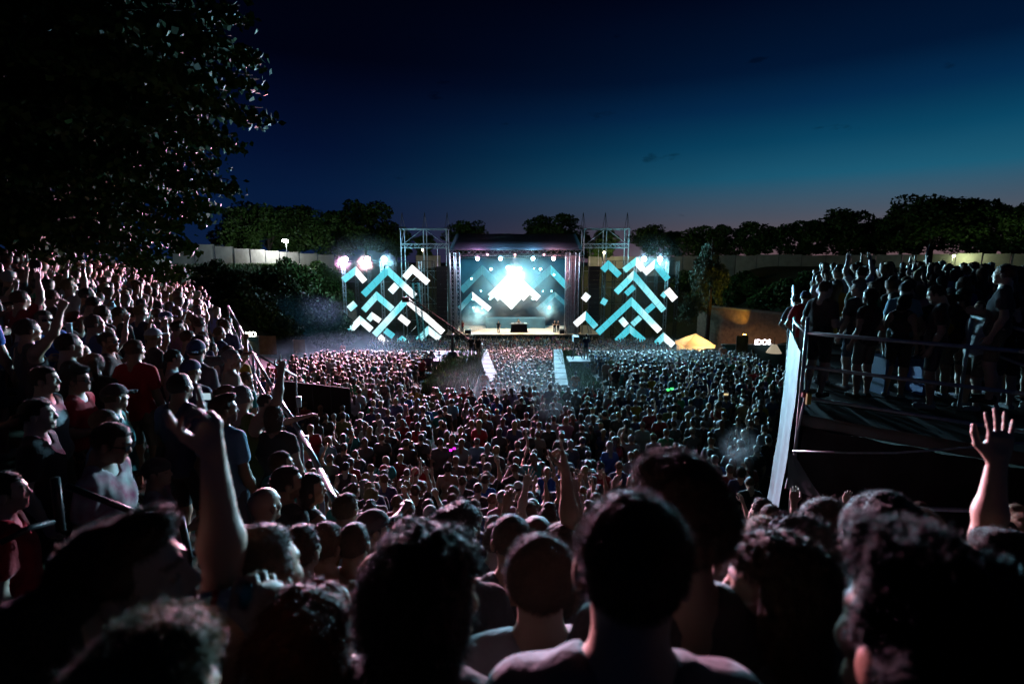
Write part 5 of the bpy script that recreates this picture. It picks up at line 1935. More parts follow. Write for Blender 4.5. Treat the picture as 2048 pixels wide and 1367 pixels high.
# its loose tail pulled round to the front
vs, fs = [], []
e0 = at(1578, 905, 7.35); e1 = at(1566, 975, 7.2); e2 = at(1650, 1000, 6.6); e3 = at(1590, 910, 7.3)
for u in range(9):
    for v in range(9):
        a = e0.lerp(e1, v / 8); b_ = e3.lerp(e2, v / 8)
        q = a.lerp(b_, u / 8)
        vs.append(q + Vector((.02, -.06, 0)) * math.sin(u * 2.0 + v * .3) * (v / 8))
for u in range(8):
    for v in range(8):
        a = u * 9 + v
        fs.append((a, a + 1, a + 10, a + 9))
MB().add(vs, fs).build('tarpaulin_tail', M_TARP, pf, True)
# black drape on the front, below the deck
vs, fs = [], []
for u in range(41):
    q = A.lerp(Bp, .02 + .97 * u / 40)
    for v in range(5):
        z = PDZ - .22 + (ground(q.x, q.y) - .2 - PDZ) * v / 4
        vs.append((q.x + .04 * math.sin(u * 1.7), q.y + .12 + .05 * math.sin(u * 1.7 + v), z))
for u in range(40):
    for v in range(4):
        a = u * 5 + v
        fs.append((a, a + 1, a + 6, a + 5))
MB().add(vs, fs).build('front_drape', M_BLACK, pf, True)
MB().tube([at(1585, 901, 7.2), at(1700, 905, 6.6), at(1790, 905, 6.3), at(1900, 897, 6.1), at(2060, 884, 5.6)], .014, 6).build('lashing_cable', M_STEEL, pf, True)
MB().tube([at(1676, 1011, 5.4), at(1950, 1020, 4.6)], .024, 8).build('kick_rail', M_STEEL, pf, True)
MB().tube([at(1618, 760, 7.3), at(1600, 840, 7.3), at(1588, 905, 7.3)], .02, 6).build('brace', M_STEEL, pf, True)
p = at(1617, 797, 7.2); MB().box(p, (.06, .04, .16)).build('warning_tag', mat('tag_yellow', (.7, .5, .05), .6), pf)
p = at(1607, 789, 7.2); MB().box(p, (.05, .04, .06)).build('coupler', mat('coupler_red', (.5, .03, .03), .5), pf)
# inner rail of the far corner
q0 = at(1944, 632, 7.6)
ir = empty('inner_railing', (q0.x, q0.y, PDZ), 'short inner tube railing on the platform before the man holding a cup', 'railing')
MB().tube([q0, at(2075, 668, 6.6)], .024, 8).build('rail', M_STEEL, ir, True)
MB().tube([q0 + Vector((0, 0, .06)), (q0.x, q0.y, PDZ)], .024, 8).build('post', M_STEEL, ir, True)
MB().tube([at(1960, 698, 7.5), at(2060, 735, 6.7)], .02, 8).build('rail', M_STEEL, ir, True)
# low steps that lift the rear rows
STEPS = []
for k in range(5):
    f0 = .26 + .09 * k
    c_ = [A.lerp(Dd, f0), Bp.lerp(Cc, f0), Bp.lerp(Cc, .985), A.lerp(Dd, .985)]
    STEPS.append(c_)
    quad_slab([p + (Cc - p) * .0 for p in c_], PDZ + .06 * (k + 1), .055).build('step', M_DECKD, pf)
# blue crate table
p = at(1795, 738, 8.6)
cb = empty('blue_crate', (p.x, p.y, PDZ), 'blue plastic crate table holding bottles on the viewing platform', 'crate')
MB().box((p.x, p.y, PDZ + .58), (.78, .5, .12)).box((p.x - .33, p.y, PDZ + .27), (.1, .48, .5)).box((p.x + .33, p.y, PDZ + .27), (.1, .48, .5)).build('frame', mat('blue_plastic', (.02, .08, .26), .45), cb)
for k, (dx, c, lb) in enumerate(((-.25, (.3, .5, .55), 'pale'), (-.1, (.25, .4, .5), 'grey-blue'), (.08, (.05, .15, .5), 'blue'), (.2, (.3, .45, .5), 'clear'))):
    q = Vector((p.x + dx, p.y, PDZ + .64))
    t = empty('bottle', q, lb + ' plastic bottle standing on the blue crate table', 'bottle', 'bottles on the crate')
    MB().tube([q, q + Vector((0, 0, .03)), q + Vector((0, 0, .18))], .036, 10, .034).tube([q + Vector((0, 0, .18)), q + Vector((0, 0, .24))], .034, 10, .014).build('bottle_body', mat('bottle_' + lb, c, .15, spec=.7), t, True)
    MB().tube([q + Vector((0, 0, .24)), q + Vector((0, 0, .265))], .016, 8).build('cap', mat('bottle_cap', (.1, .2, .6), .4), t, True)
# dark flag over the platform crowd
p = at(1853, 512, 17)
fl = empty('dark_flag', p, 'dark flag with pale edge held above the platform crowd', 'flag')
MB().tube([p - Vector((.22, 0, 1.0)), p + Vector((.05, 0, .38))], .015, 6).build('staff', M_STEEL, fl)
vs = []
for i in range(6):
    for j in (0, 1):
        f_ = i / 5
        vs.append(p + Vector((-.02 + .26 * f_ + .0 * j, .05 * math.sin(i * 1.5), -.3 + .62 * j - .05 * f_)))
MB().add(vs, [(2 * i, 2 * i + 2, 2 * i + 3, 2 * i + 1) for i in range(5)]).build('cloth', M_BLACK, fl, True)
# ------------------------------------------------------------------ figures: prototypes of the poses seen in the crowd
SHIRTC['orange'] = (.75, .14, .02)
ARMS['upleft'] = ((.02, -.08, 1.69), (.05, -.04, 1.97), (.5, -.8, 0), 'point')
ARMS['uphero'] = ((.24, .02, 1.64), (.27, .02, 1.90), (.81, .58, 0), 'open')
ARMS['fisthi'] = ((.27, .10, 1.62), (.20, .16, 1.87), (-1, .3, 0), 'fist')
proto('m_down'); proto('m_left', hyaw=.5); proto('m_right', hyaw=-.5, beard=True); proto('m_low', hpitch=-.35)
proto('m_bent', ('bent', 'down'), hyaw=-.2); proto('m_bent2', ('down', 'bent'), hyaw=.25, beard=True)
proto('m_up', ('up', 'down')); proto('m_upl', ('down', 'upcurl'), hpitch=.15); proto('m_both', ('up', 'up'), hpitch=.2)
proto('m_clap', ('clap', 'clap')); proto('m_phone', ('phone', 'down'), hpitch=.1); proto('m_chin', ('chin', 'down'), hyaw=.3)
proto('m_fwd', ('fwd', 'down')); proto('m_cross', ('cross', 'cross'), beard=True); proto('m_tank', tank=True); proto('m_tankup', ('fist', 'down'), tank=True)
proto('m_bare', bare=True, broad=1.06); proto('m_rail', ('rail', 'rail'), lean=.28)
proto('f_down', fem=True, tank=True); proto('f_left', fem=True, hyaw=.5, sleeve=.35); proto('f_right', fem=True, hyaw=-.5, tank=True)
proto('f_bent', ('bent', 'down'), fem=True, sleeve=.35); proto('f_up', ('upcurl', 'down'), fem=True, tank=True); proto('f_both', ('up', 'up'), fem=True, sleeve=.3)
proto('f_clap', ('clap', 'clap'), fem=True); proto('f_phone', ('phone', 'phone'), fem=True, tank=True); proto('m_long', long_legs=True); proto('m_player', ('bent', 'cross'), long_legs=True)
MALE = ['m_down'] * 4 + ['m_left'] * 3 + ['m_right'] * 3 + ['m_low'] + ['m_bent'] * 2 + ['m_bent2'] * 2 + ['m_up', 'm_upl', 'm_both', 'm_clap', 'm_phone', 'm_chin', 'm_cross', 'm_cross', 'm_tank', 'm_tank', 'm_tankup', 'm_bare', 'm_fwd']
FEM = ['f_down'] * 3 + ['f_left'] * 2 + ['f_right'] * 2 + ['f_bent'] * 2 + ['f_up', 'f_both', 'f_clap', 'f_phone']
MH = ['short'] * 6 + ['crop'] * 6 + ['fade'] * 5 + ['quiff'] * 3 + ['tousled'] * 2 + ['curly', 'bald', 'cap', 'capback', 'cap']
FH = ['long'] * 4 + ['longwavy'] * 3 + ['pony'] * 3 + ['bun'] * 2 + ['bob'] * 2
HC = ['black'] * 4 + ['dark brown'] * 6 + ['brown'] * 3 + ['fair'] * 2 + ['grey']
TAKEN = []


def facing(x, y, tx, ty):
    return math.atan2(-(tx - x), ty - y)


def hero(px, py, zc, yaw, pk, hair, hairc, shirt, label, height=None, group='nearest onlookers', hmesh=None, glasses=False, **kw):
    t = atd(px, py, zc)
    f = ground(t.x, t.y)
    hgt = height or min(1.93, max(1.58, t.z - f - .01))
    # the crown of the head, not the feet, stands at that point: allow for the head's lean from the feet
    s = hgt / 1.76
    c = PROT[pk]['J']['HM'] @ Vector((0, -.01, .122))
    dx, dy = c.x * s, c.y * s
    x = t.x - (math.cos(yaw) * dx - math.sin(yaw) * dy)
    y = t.y - (math.sin(yaw) * dx + math.cos(yaw) * dy)
    TAKEN.append((x, y))
    return person(pk, x, y, t.z - c.z * s, yaw, hgt, hair, hairc, shirt, group=group, label=label, hmesh=hmesh, glasses=glasses, **kw)


# ---- the people right in front of the camera, modelled finer
proto('h1', hyaw=-.12, res=.6); proto('h2', hyaw=.15, res=.6); proto('h3', fem=True, hyaw=-.45, res=.6); proto('h4', res=.6, hyaw=.05)
proto('h5', ('drink', 'down'), res=.6, hpitch=.12); proto('h6', ('down', 'upleft'), res=.55, hyaw=-.25); proto('h11', ('chin', 'down'), fem=True, res=.6); proto('h12', fem=True, hyaw=.7, res=.6, sleeve=.35)
proto('h18', ('uphero', 'down'), res=.6, beard=True); proto('h22', res=.7)


def hh(style, n, ln, seed=1, sw=.0005, h=.006):
    return hair_mesh('hair', style, h=h, seed=seed, strands=int(n * 1.7), slen=ln, sw=sw, rs=seed)


hero(1268, 1005, .84, -.05, 'h1', 'fade', 'brown', 'heather grey', 'person with faded brown crop and heather grey knit top, seen from behind at arm\'s length', hmesh=hh('fade', 16000, .010, 3), skin=SKINS[1])
hero(1364, 948, 1.16, .1, 'h2', 'curly', 'dark brown', 'black', 'person with bushy curly top catching the light, dark clothes, behind the pale knit top', hmesh=hh('tousled', 16000, .016, 5), skin=SKINS[0])
hero(850, 1088, .98, -.3, 'h3', 'longwavy', 'black', 'black', 'person with long loose dark hair glancing aside, next to the pale grey t-shirt', hmesh=hh('longwavy', 20000, .030, 6))
hero(1080, 1082, 1.36, .0, 'h4', 'short', 'dark brown', 'pale grey', 'person with short dark hair and pale grey t-shirt between long hair and knit top', hmesh=hh('short', 12000, .011, 7), skin=SKINS[1])
DRINKER = hero(222, 1058, .98, -1.25, 'h5', 'quiff', 'dark brown', 'navy', 'person in profile drinking from a blue-capped bottle, dark swept-up hair', hmesh=hh('quiff', 14000, .012, 8), skin=SKINS[3])
hero(508, 1066, 1.22, -.1, 'h6', 'short', 'brown', 'black', 'person with short brown hair lifting a bare arm high with one finger up', hmesh=hh('short', 9000, .009, 9), skin=SKINS[1])
hero(268, 1318, .64, -.2, 'h22', 'tousled', 'fair', 'black', 'crown of fair frizzy hair just below the drinking person', hmesh=hh('tousled', 16000, .014, 10))
hero(70, 1205, .86, -.6, 'h22', 'short', 'black', 'black', 'dark-haired person in black below the drinking person, beside the dark handrail', hmesh=hh('short', 9000, .007, 16))
hero(600, 1205, 1.05, -.2, 'h11', 'longwavy', 'red', 'black', 'person with long red hair, hand raised to the chin, beside the lifted arm', hmesh=hh('longwavy', 14000, .028, 11))
hero(1885, 1138, .62, .15, 'h22', 'tousled', 'black', 'black', 'large dark frizzy head close to the lens, black clothes', hmesh=hh('tousled', 18000, .012, 12))
hero(1562, 1092, 1.16, .35, 'h12', 'longwavy', 'brown', 'charcoal', 'person with long wavy brown hair turned sideways, charcoal collar', hmesh=hh('longwavy', 14000, .028, 13), skin=SKINS[3])
hero(1776, 1003, 1.36, -.1, 'h3', 'bun', 'black', 'black', 'person with dark hair tied in a bun, before the low steel rail', hmesh=hh('bun', 9000, .008, 14))
hero(2018, 1068, 1.5, .95, 'h18', 'short', 'dark brown', 'black', 'bearded person in glasses raising an open hand before the black drape', glasses=True, hmesh=hh('short', 7000, .009, 15), skin=SKINS[1])
# ---- the second rank, two to six metres off
S2 = [
    (1655, 1003, 1.95, -.5, 'm_right', 'fade', 'dark brown', 'navy', 'person in navy t-shirt with faded hair, chin lifted, beside the bun'),
    (1456, 1032, 2.2, .1, 'm_down', 'cap', 'brown', 'white', 'person in a white cap among dark heads near the tarpaulin tail'),
    (1535, 1042, 2.0, .0, 'm_down', 'short', 'fair', 'black', 'person with short blond hair in black behind the wavy brown hair'),
    (1606, 1058, 1.65, .2, 'm_chin', 'curly', 'black', 'dark red', 'person in dark red with hand at the face beside blond head'),
    (1930, 1080, 2.1, .5, 'm_clap', 'bald', 'black', 'charcoal', 'person with shaved head clapping by the low steel rail'),
    (597, 1056, 2.4, -.15, 'm_bare', 'short', 'dark brown', 'black', 'bare-backed person with short dark hair, first of the bare shoulders'),
    (648, 1050, 2.65, -.4, 'm_bare', 'short', 'brown', 'black', 'bare-shouldered person with short brown hair and orange earplug glancing aside'),
    (706, 1050, 2.75, -.1, 'm_tank', 'crop', 'dark brown', 'white', 'person in white tank top with cropped hair beside bare shoulders'),
    (752, 1108, 2.1, -.2, 'm_down', 'bald', 'black', 'black', 'person with shaved head in black below the white tank top'),
    (812, 1060, 2.3, .0, 'm_down', 'tousled', 'brown', 'black', 'person with tousled brown hair in black behind the long loose hair'),
    (905, 1030, 2.0, -.1, 'm_right', 'tousled', 'black', 'black', 'person with tousled black hair behind the long loose hair'),
    (1022, 1036, 2.35, .1, 'm_tankup', 'fade', 'dark brown', 'charcoal', 'person raising one arm in a charcoal tank top, faded hair'),
    (1073, 1038, 2.6, .0, 'm_down', 'crop', 'dark brown', 'navy', 'person in navy with cropped hair just past the raised tank-top arm'),
    (1128, 1058, 2.5, .2, 'f_left', 'longwavy', 'dark brown', 'black', 'person with long wavy dark hair past the pale grey t-shirt'),
    (742, 1024, 3.1, -.5, 'm_right', 'cap', 'black', 'white', 'person in dark peaked cap and white t-shirt looking aside'),
    (690, 990, 3.5, -.3, 'm_fwd', 'short', 'brown', 'mustard', 'person in mustard t-shirt stretching an arm over the railing'),
    (525, 976, 3.0, -.4, 'm_down', 'bald', 'brown', 'charcoal', 'person with shaved head in charcoal by the foot of the railing'),
    (572, 935, 3.5, -.6, 'm_right', 'short', 'black', 'black', 'person in black with pale print, short black hair, by the railing foot'),
    (618, 950, 3.6, -.7, 'f_right', 'long', 'black', 'black', 'person with long black hair in black tank top behind the railing'),
    (233, 850, 3.15, -1.35, 'm_low', 'short', 'dark brown', 'black', 'person in glasses looking down, black t-shirt, above the patterned shirt'),
    (310, 918, 3.9, -1.15, 'm_bent', 'capback', 'black', 'white', 'person in multicoloured patterned shirt and backwards cap'),
    (2, 948, 2.7, -.9, 'm_down', 'short', 'black', 'red', 'person in bright red at the steps beside the dark handrail'),
    (42, 645, 6.2, -1.1, 'm_down', 'fade', 'brown', 'black', 'person in sunglasses and black t-shirt beside the royal blue t-shirt'),
    (86, 622, 6.5, -1.9, 'm_bent', 'short', 'dark brown', 'royal blue', 'person in royal blue t-shirt with green-glinting sunglasses holding a cup'),
    (152, 738, 4.7, -1.25, 'm_bent', 'tousled', 'black', 'red', 'person in red t-shirt and white sunglasses raising a bottle'),
    (85, 735, 4.3, -1.2, 'm_down', 'short', 'black', 'pale grey', 'person in pale grey t-shirt in profile below the royal blue one'),
    (160, 688, 5.6, -1.3, 'm_right', 'bald', 'black', 'black', 'person with shaved head and beard in black behind the red t-shirt'),
    (215, 665, 6.2, -1.1, 'm_right', 'short', 'dark brown', 'black', 'bearded person in sunglasses and black t-shirt near the bank middle'),
    (225, 770, 4.4, -1.0, 'm_left', 'cap', 'brown', 'teal', 'person in teal t-shirt, head tipped back, wearing a cap'),
    (205, 820, 3.9, -1.2, 'm_down', 'crop', 'brown', 'sky blue', 'person in sky blue t-shirt with cropped hair above the glasses wearer'),
    (345, 700, 6.6, -1.2, 'm_chin', 'short', 'black', 'pale grey', 'person in pale grey t-shirt touching the nose on the bank'),
    (330, 830, 4.9, -.9, 'm_up', 'short', 'dark brown', 'charcoal', 'person in charcoal t-shirt stretching an arm up with a phone'),
    (490, 745, 7.4, -.5, 'm_right', 'short', 'dark brown', 'teal', 'person in teal t-shirt leaning on the railing'),
    (530, 790, 6.6, -1.1, 'm_fwd', 'short', 'black', 'white', 'person in white t-shirt pointing out over the railing with a cup'),
    (480, 700, 9.2, -.4, 'm_down', 'short', 'black', 'mustard', 'person in mustard t-shirt at the bend of the railing'),
    (70, 800, 3.5, -1.1, 'm_down', 'fade', 'black', 'black', 'person in black with lit cigarette glow beside the grey t-shirt'),
    (560, 905, 4.4, -.5, 'm_right', 'short', 'dark brown', 'teal', 'person in dark teal shirt seen from behind at the railing'),
]
for px, py, zc, yaw, pk, hair, hc, sh, lb in S2:
    g = 'sunglasses' in lb or 'glasses' in lb
    hero(px, py, zc, yaw, pk, hair, hc, sh, lb, glasses=g, group='onlookers near the camera', headc=(.75, .75, .75) if 'white cap' in lb else (.02, .02, .025), shirt_mat=M_PRINT if 'patterned' in lb else None)
def inside(poly, x, y, m=.35):
    n = len(poly)
    for i in range(n):
        a, b_ = poly[i], poly[(i + 1) % n]
        ex, ey = b_.x - a.x, b_.y - a.y
        if (ex * (y - a.y) - ey * (x - a.x)) / math.hypot(ex, ey) < m:
            return False
    return True


# ---- on the platform, near side
PL = [
    (1652, 563, 8.3, -1.15, 'm_bent', 'fade', 'dark brown', 'black', 'person in black t-shirt with phone leaning at the platform corner post'),
    (1742, 578, 8.3, .25, 'f_bent', 'long', 'black', 'black', 'person in black hooded top and bare legs, back turned, on the platform'),
    (1612, 582, 9.4, -.3, 'm_rail', 'cap', 'black', 'red', 'person in red leaning over the platform side rail in a cap'),
    (1594, 590, 10.2, -.2, 'm_rail', 'short', 'black', 'charcoal', 'person in charcoal leaning out over the tarpaulin side'),
    (1812, 590, 8.3, -.9, 'f_right', 'bob', 'black', 'black', 'person with black bob in profile beside the bare-legged one'),
    (1868, 572, 7.7, .9, 'm_low', 'short', 'black', 'black', 'person in black bending over the blue crate with green wristband'),
    (2012, 530, 6.9, .8, 'm_bent', 'crop', 'dark brown', 'charcoal', 'person in charcoal t-shirt holding a cup behind the inner railing'),
    (1725, 535, 11.5, .0, 'm_both', 'short', 'black', 'white', 'person in white with both arms up on the platform'),
]
for px, py, zc, yaw, pk, hair, hc, sh, lb in PL:
    t = atd(px, py, zc)
    hero(px, py, zc, yaw, pk, hair, hc, sh, lb, height=min(1.9, max(1.6, t.z - PDZ - .06 * sum(inside(c_, t.x, t.y, .0) for c_ in STEPS))), group='people on the platform', headc=(.02, .04, .12))
# ---- crew and performers
for px, py, Y, pk, sh, lb, z in ((997, 668, SY + .9, 'm_long', 'black', 'performer in black standing at the stage edge', DZ), (1037, 660, SY + 3.2, 'm_clap', 'black', 'disc jockey in black behind the mixing desk', DZ), (1109, 667, SY + 1.6, 'm_player', 'black', 'guitarist in black, nearer the mixing desk', DZ),
                                 (1116, 667, SY + 1.4, 'm_player', 'charcoal', 'guitarist in charcoal, further from the mixing desk', DZ), (925, 667, SY + 1.2, 'm_long', 'dark red', 'stagehand in dark red at the side of the stage', DZ)):
    p = at(px, py, Y)
    person(pk, p.x, Y, z, math.pi + rng.uniform(-.4, .4), 1.8, 'short', 'black', sh, label=lb, group='people on the stage')
for px, Y, sh, hair, lb in ((943, 39.4, 'black', 'cap', 'crane operator in black beside the crane counterweight'), (957, 39.0, 'black', 'short', 'second crane operator in black, seated height, at the platform edge')):
    p = at(px, 705, Y); person('m_bent', p.x, Y, pzc, -.3, 1.75, hair, 'black', sh, label=lb, group='camera crew')
p = at(1172, 700, 36.8); person('m_bent', p.x, 36.8, isl_z(0, 37) + .66, 0, 1.85, 'cap', 'black', 'navy', label='camera operator in navy behind the covered television camera', group='camera crew')
for px, Y, lb in ((968, 30.2, 'steward in orange vest at the mouth of the passage, crane side'), (1152, 29.6, 'steward in orange vest at the mouth of the passage, camera side'), (686, 44, 'steward in orange-red vest raised above the crowd under the pale chevron'), (1446, 36, 'person in orange-red jacket held above the crowd near the tent')):
    p = at(px, 700, Y)
    z = {686: at(px, 705, 44).z - .9, 1446: at(px, 705, 36).z - 1.2}.get(px, ground(p.x, Y) + (.35 if Y < 31 else 0))
    if px in (686, 1446):
        t = empty('podium', (p.x, Y, ground(p.x, Y)), 'small dark podium under the %s' % ('orange-red vest' if px == 686 else 'orange-red jacket'), 'podium')
        MB().box((p.x, Y, z - .04), (1.1, 1.0, .08)).build('top', M_DECKD, t)
        for sx in (-1, 1):
            for sy in (-1, 1):
                MB().tube([(p.x + sx * .5, Y + sy * .45, ground(p.x, Y) - .1), (p.x + sx * .5, Y + sy * .45, z - .06)], .03, 6).build('leg', M_STEEL, t)
    person('m_down', p.x, Y, z, rng.uniform(-.4, .4), 1.78, 'short', 'black', 'orange', label=lb, group='stewards')
    TAKEN.append((p.x, Y))

# ---- everybody else: standing places by region
PPOLY = [A, Bp, Cc, Dd]
spots = []
hexy = 0
y = 1.2
row = 0
while y < 68.5:
    sp = .62 if y < 5 else .72 if y < 12 else (.74 if y < 26 else .72)
    sp0 = sp
    x = -1.05 * y - 2 + (row % 2) * sp / 2
    while x < 1.05 * y + 2:
        jx, jy = x + rng.uniform(-.24, .24), y + rng.uniform(-.24, .24)
        s_ = side(jx, jy)
        x += .56 if (s_ > .2 or inside(PPOLY, jx, jy, .2)) else sp
        if inside(PPOLY, jx, jy, .4):
            if jy < 19 and jx < 1.02 * jy + .5 and (jx - A.x) * .637 + (jy - A.y) * .771 > 1.0 + .8 * rng.random() and rng.random() < .9:
                spots.append((jx, jy, 'platform'))
            continue
        if inside(PPOLY, jx, jy, -.35):
            continue
        if s_ > .3:
            if jy > 2.2 and s_ < 5.6 and jy < 25 and jx < -1.4 and math.hypot(jx, jy) > 4.6 and rng.random() < .97:
                spots.append((jx, jy, 'bank'))
            continue
        if s_ > -.3 and 3.2 < jy < 24:
            continue
        if jy < 3.3:
            if jx > 1.2 or (jx < -.6 and jy < 2.6):
                pass
            continue
        if jx > .553 * jy - .25 and jy > 7:
            if jy < 22:
                continue
        if jy < 7.4 and jx > 5.0:
            continue
        lim_l = -13.5 - .12 * max(0, jy - 24); lim_r = 13.5 + .30 * max(0, jy - 22)
        if jy > 22 and not (lim_l < jx < min(lim_r, 20.5 - .1 * max(0, jy - 50))):
            continue
        # keep the booth, the islands, the passage walls and the barriers clear
        if bx0.x - .4 < jx < bx1.x + .4 and -.45 < (jy - 19.6) + (1.4 / (bx1.x - bx0.x)) * (jx - bx0.x) < 1.6:
            continue
        if 22.6 < jy < 29.2 and (-5.6 < jx < -1.3 or 3.2 < jx < 5.6):
            continue
        if 28.2 < jy < 45 and (-5.8 < jx < -1.0 or 2.4 < jx < 5.8) and not (-1.0 + -.045 * (jy - 28) - .5 < jx - .0 < 2.4):
            if not (-1.2 - .05 * (jy - 29) < jx < 2.5 + .07 * (jy - 29)):
                continue
        if rng.random() < .10 + .30 * max(0, math.sin(jx * 1.3 + 2 * math.sin(jy * .7)) * math.sin(jy * 1.1 + jx * .4)):
            continue
        spots.append((jx, jy, 'floor'))
    y += sp * .82
    row += 1
good = []
for x, y, r_ in spots:
    if any((x - a) ** 2 + (y - b_) ** 2 < .42 ** 2 for a, b_ in TAKEN):
        continue
    good.append((math.hypot(x, y), x, y, r_))
good.sort()
print('standing places', len(good), 'hand placed', N_PEOPLE)
N_IND = 300 - N_PEOPLE


def zone(x, y, r_):
    if r_ == 'platform':
        return ('on the viewing platform', 'people on the platform') if y < 12 else ('far back on the viewing platform', 'people on the platform')
    if r_ == 'bank':
        s_ = side(x, y)
        a = 'by the bank railing' if s_ < 1.3 else 'under the maple' if x < -9.5 else 'midway up the raised bank'
        return a, 'people on the raised bank'
    if x > .553 * y - 1.6 and y > 5:
        return 'next to the tarpaulin', 'people below the bank'
    if abs(x - (bx0.x + bx1.x) / 2) < 2.4 and abs(y - 18.9) < 2.6:
        return 'beside the black booth', 'people below the bank'
    if side(x, y) > -1.6:
        return 'just below the bank railing', 'people below the bank'
    return ('on the steep slope' if y < 7.5 else 'on the open floor past the slope'), 'people below the bank'


rest = []
for i, (d, x, y, r_) in enumerate(good):
    fem = rng.random() < .27
    if r_ == 'platform':
        z = PDZ + .06 * sum(inside(c_, x, y, .0) for c_ in STEPS)
    else:
        z = ground(x, y)
    if r_ == 'bank':
        yaw = facing(x, y, 7, 34) + rng.gauss(0, .32)
    elif r_ == 'platform':
        yaw = facing(x, y, -4, 60) + rng.gauss(0, .55)
    else:
        yaw = facing(x, y, 0, 76) + rng.gauss(0, .28)
    hgt = min(1.95, max(1.55, rng.gauss(1.67 if fem else 1.78, .075)))
    if i < N_IND:
        pk = rng.choice(FEM if fem else MALE)
        sh = rng.choice(SHIRTW)
        wh, gp = zone(x, y, r_)
        person(pk, x, y, z, yaw, hgt, rng.choice(FH if fem else MH), rng.choice(HC), sh, glasses=(r_ == 'bank' and rng.random() < .15), where=wh, group=gp, headc=rng.choice([(.02, .02, .025), (.02, .04, .12), (.3, .03, .03), (.6, .6, .6)]))
    else:
        rest.append((d, x, y, z, yaw, hgt, fem))

# ---- the crowd beyond, one mass of small figures
def mass_variant(arms, fem, h, hair_long):
    J = skeleton(arms, fem)
    L = body_prims(J)
    HM = np.array(J['HM'].inverted(), dtype=np.float32)
    L2 = [p for p in L if True]
    for k in 'RL':
        wr, el = J['wr' + k], J['el' + k]
        d = (wr - el) / np.linalg.norm(wr - el)
        L2.append(('c', (wr, wr + d * .13, .042, .03), .02))
    SP = shirt_prims(J, .5)
    legs = [p for p in L if p[1][0][2] < 1.0 and p[1][1][2] < 1.0]

    def groups(P):
        U = P @ HM[:3, :3].T + HM[:3, 3]
        skin = np.minimum(eval_prims(L2, P), d_skull(U, .004))
        hr = d_skull(U, .022)
        hr = np.maximum(hr, -np.maximum(.03 - U[:, 1], U[:, 2] - .075))
        hr = np.maximum(hr, -.05 - U[:, 2])
        if hair_long:
            hr = np.minimum(hr, d_cone(U, np.array((0, -.06, 0)), np.array((0, -.08, -.25)), .075, .06))
        sh = np.maximum(eval_prims(SP, P, .02), .9 - P[:, 2])
        sh = np.maximum(sh, P[:, 2] - 1.5)
        pa = np.maximum(np.maximum(eval_prims(legs, P, .02), .5 - P[:, 2]), P[:, 2] - .98)
        return skin, hr, sh, pa

    def fn(P):
        return np.min(np.stack(groups(P)), 0)
    pts = np.array([x[1][0] for x in L2] + [x[1][1] for x in L2])
    lo = pts.min(0) - .17; hi = pts.max(0) + .17
    hi[2] = max(hi[2], 1.84)
    lo[2] = .45                                              # feet of the far crowd never show
    V, Q = surfnet(fn, lo, hi, h)
    # close the figure down to the ground with its lowest ring left open below the crowd's heads
    G = np.stack(groups(V))
    return V, Q, np.argmin(G, 0)


def build_mass():
    arms = [('down', 'down'), ('down', 'down'), ('bent', 'down'), ('up', 'down'), ('up', 'up'), ('down', 'upcurl'), ('clap', 'clap'), ('phone', 'phone')]
    wts = [6, 6, 4, .35, .25, .4, .5, .5]
    lods = {}
    for lod, h in (('near', .046), ('far', .072)):
        lods[lod] = [mass_variant(a, i % 3 == 1, h, i % 3 == 1) for i, a in enumerate(arms)]
        print('mass figure faces', lod, [len(v[1]) for v in lods[lod]])
    Vs, Qs, Cs, n = [], [], [], 0
    r = random.Random(77)
    for d, x, y, z, yaw, hgt, fem in rest:
        lod = 'near' if d < 27 else 'far'
        w = list(wts)
        if y > 45:
            w = [3, 3, 2, 3, 4, 2, 3, 2]
        V, Q, G = lods[lod][r.choices(range(len(arms)), w)[0]]
        s = hgt / 1.76
        c, s_ = math.cos(yaw) * s, math.sin(yaw) * s
        P = np.empty_like(V)
        P[:, 0] = x + V[:, 0] * c - V[:, 1] * s_
        P[:, 1] = y + V[:, 0] * s_ + V[:, 1] * c
        P[:, 2] = z + V[:, 2] * s
        pal = np.array([r.choice(SKINS), HAIRC[r.choice(HC)], SHIRTC[r.choice(SHIRTW)], r.choice(PANTC)], np.float32)
        Vs.append(P); Qs.append(Q + n); Cs.append(pal[G]); n += len(V)
    me = mk_mesh('crowd', np.concatenate(Vs), np.concatenate(Qs), M_CROWD, True, np.concatenate(Cs))
    o = link('crowd', me)
    tag(o, 'dense festival crowd filling the moat floor up to the stage', 'crowd', None, 'stuff')
    print('crowd of', len(rest), 'faces', len(me.polygons))


build_mass()

# ------------------------------------------------------------------ things held or worn
def cup(p, label, col, h=.13, r_=.036):
    t = empty('drink_cup', p, label, 'cup')
    p = Vector(p)
    MB().tube([p, p + Vector((0, 0, h * .5)), p + Vector((0, 0, h))], r_ * .75, 12, r_).build('cup_wall', mat('cup_%s' % label[:6].strip(), col, .25, spec=.6), t, True)
    MB().tube([p + Vector((0, 0, h)), p + Vector((0, 0, h + .008))], r_ * 1.06, 12).build('rim', mat('cup_rim', (.8, .8, .82), .3), t, True)


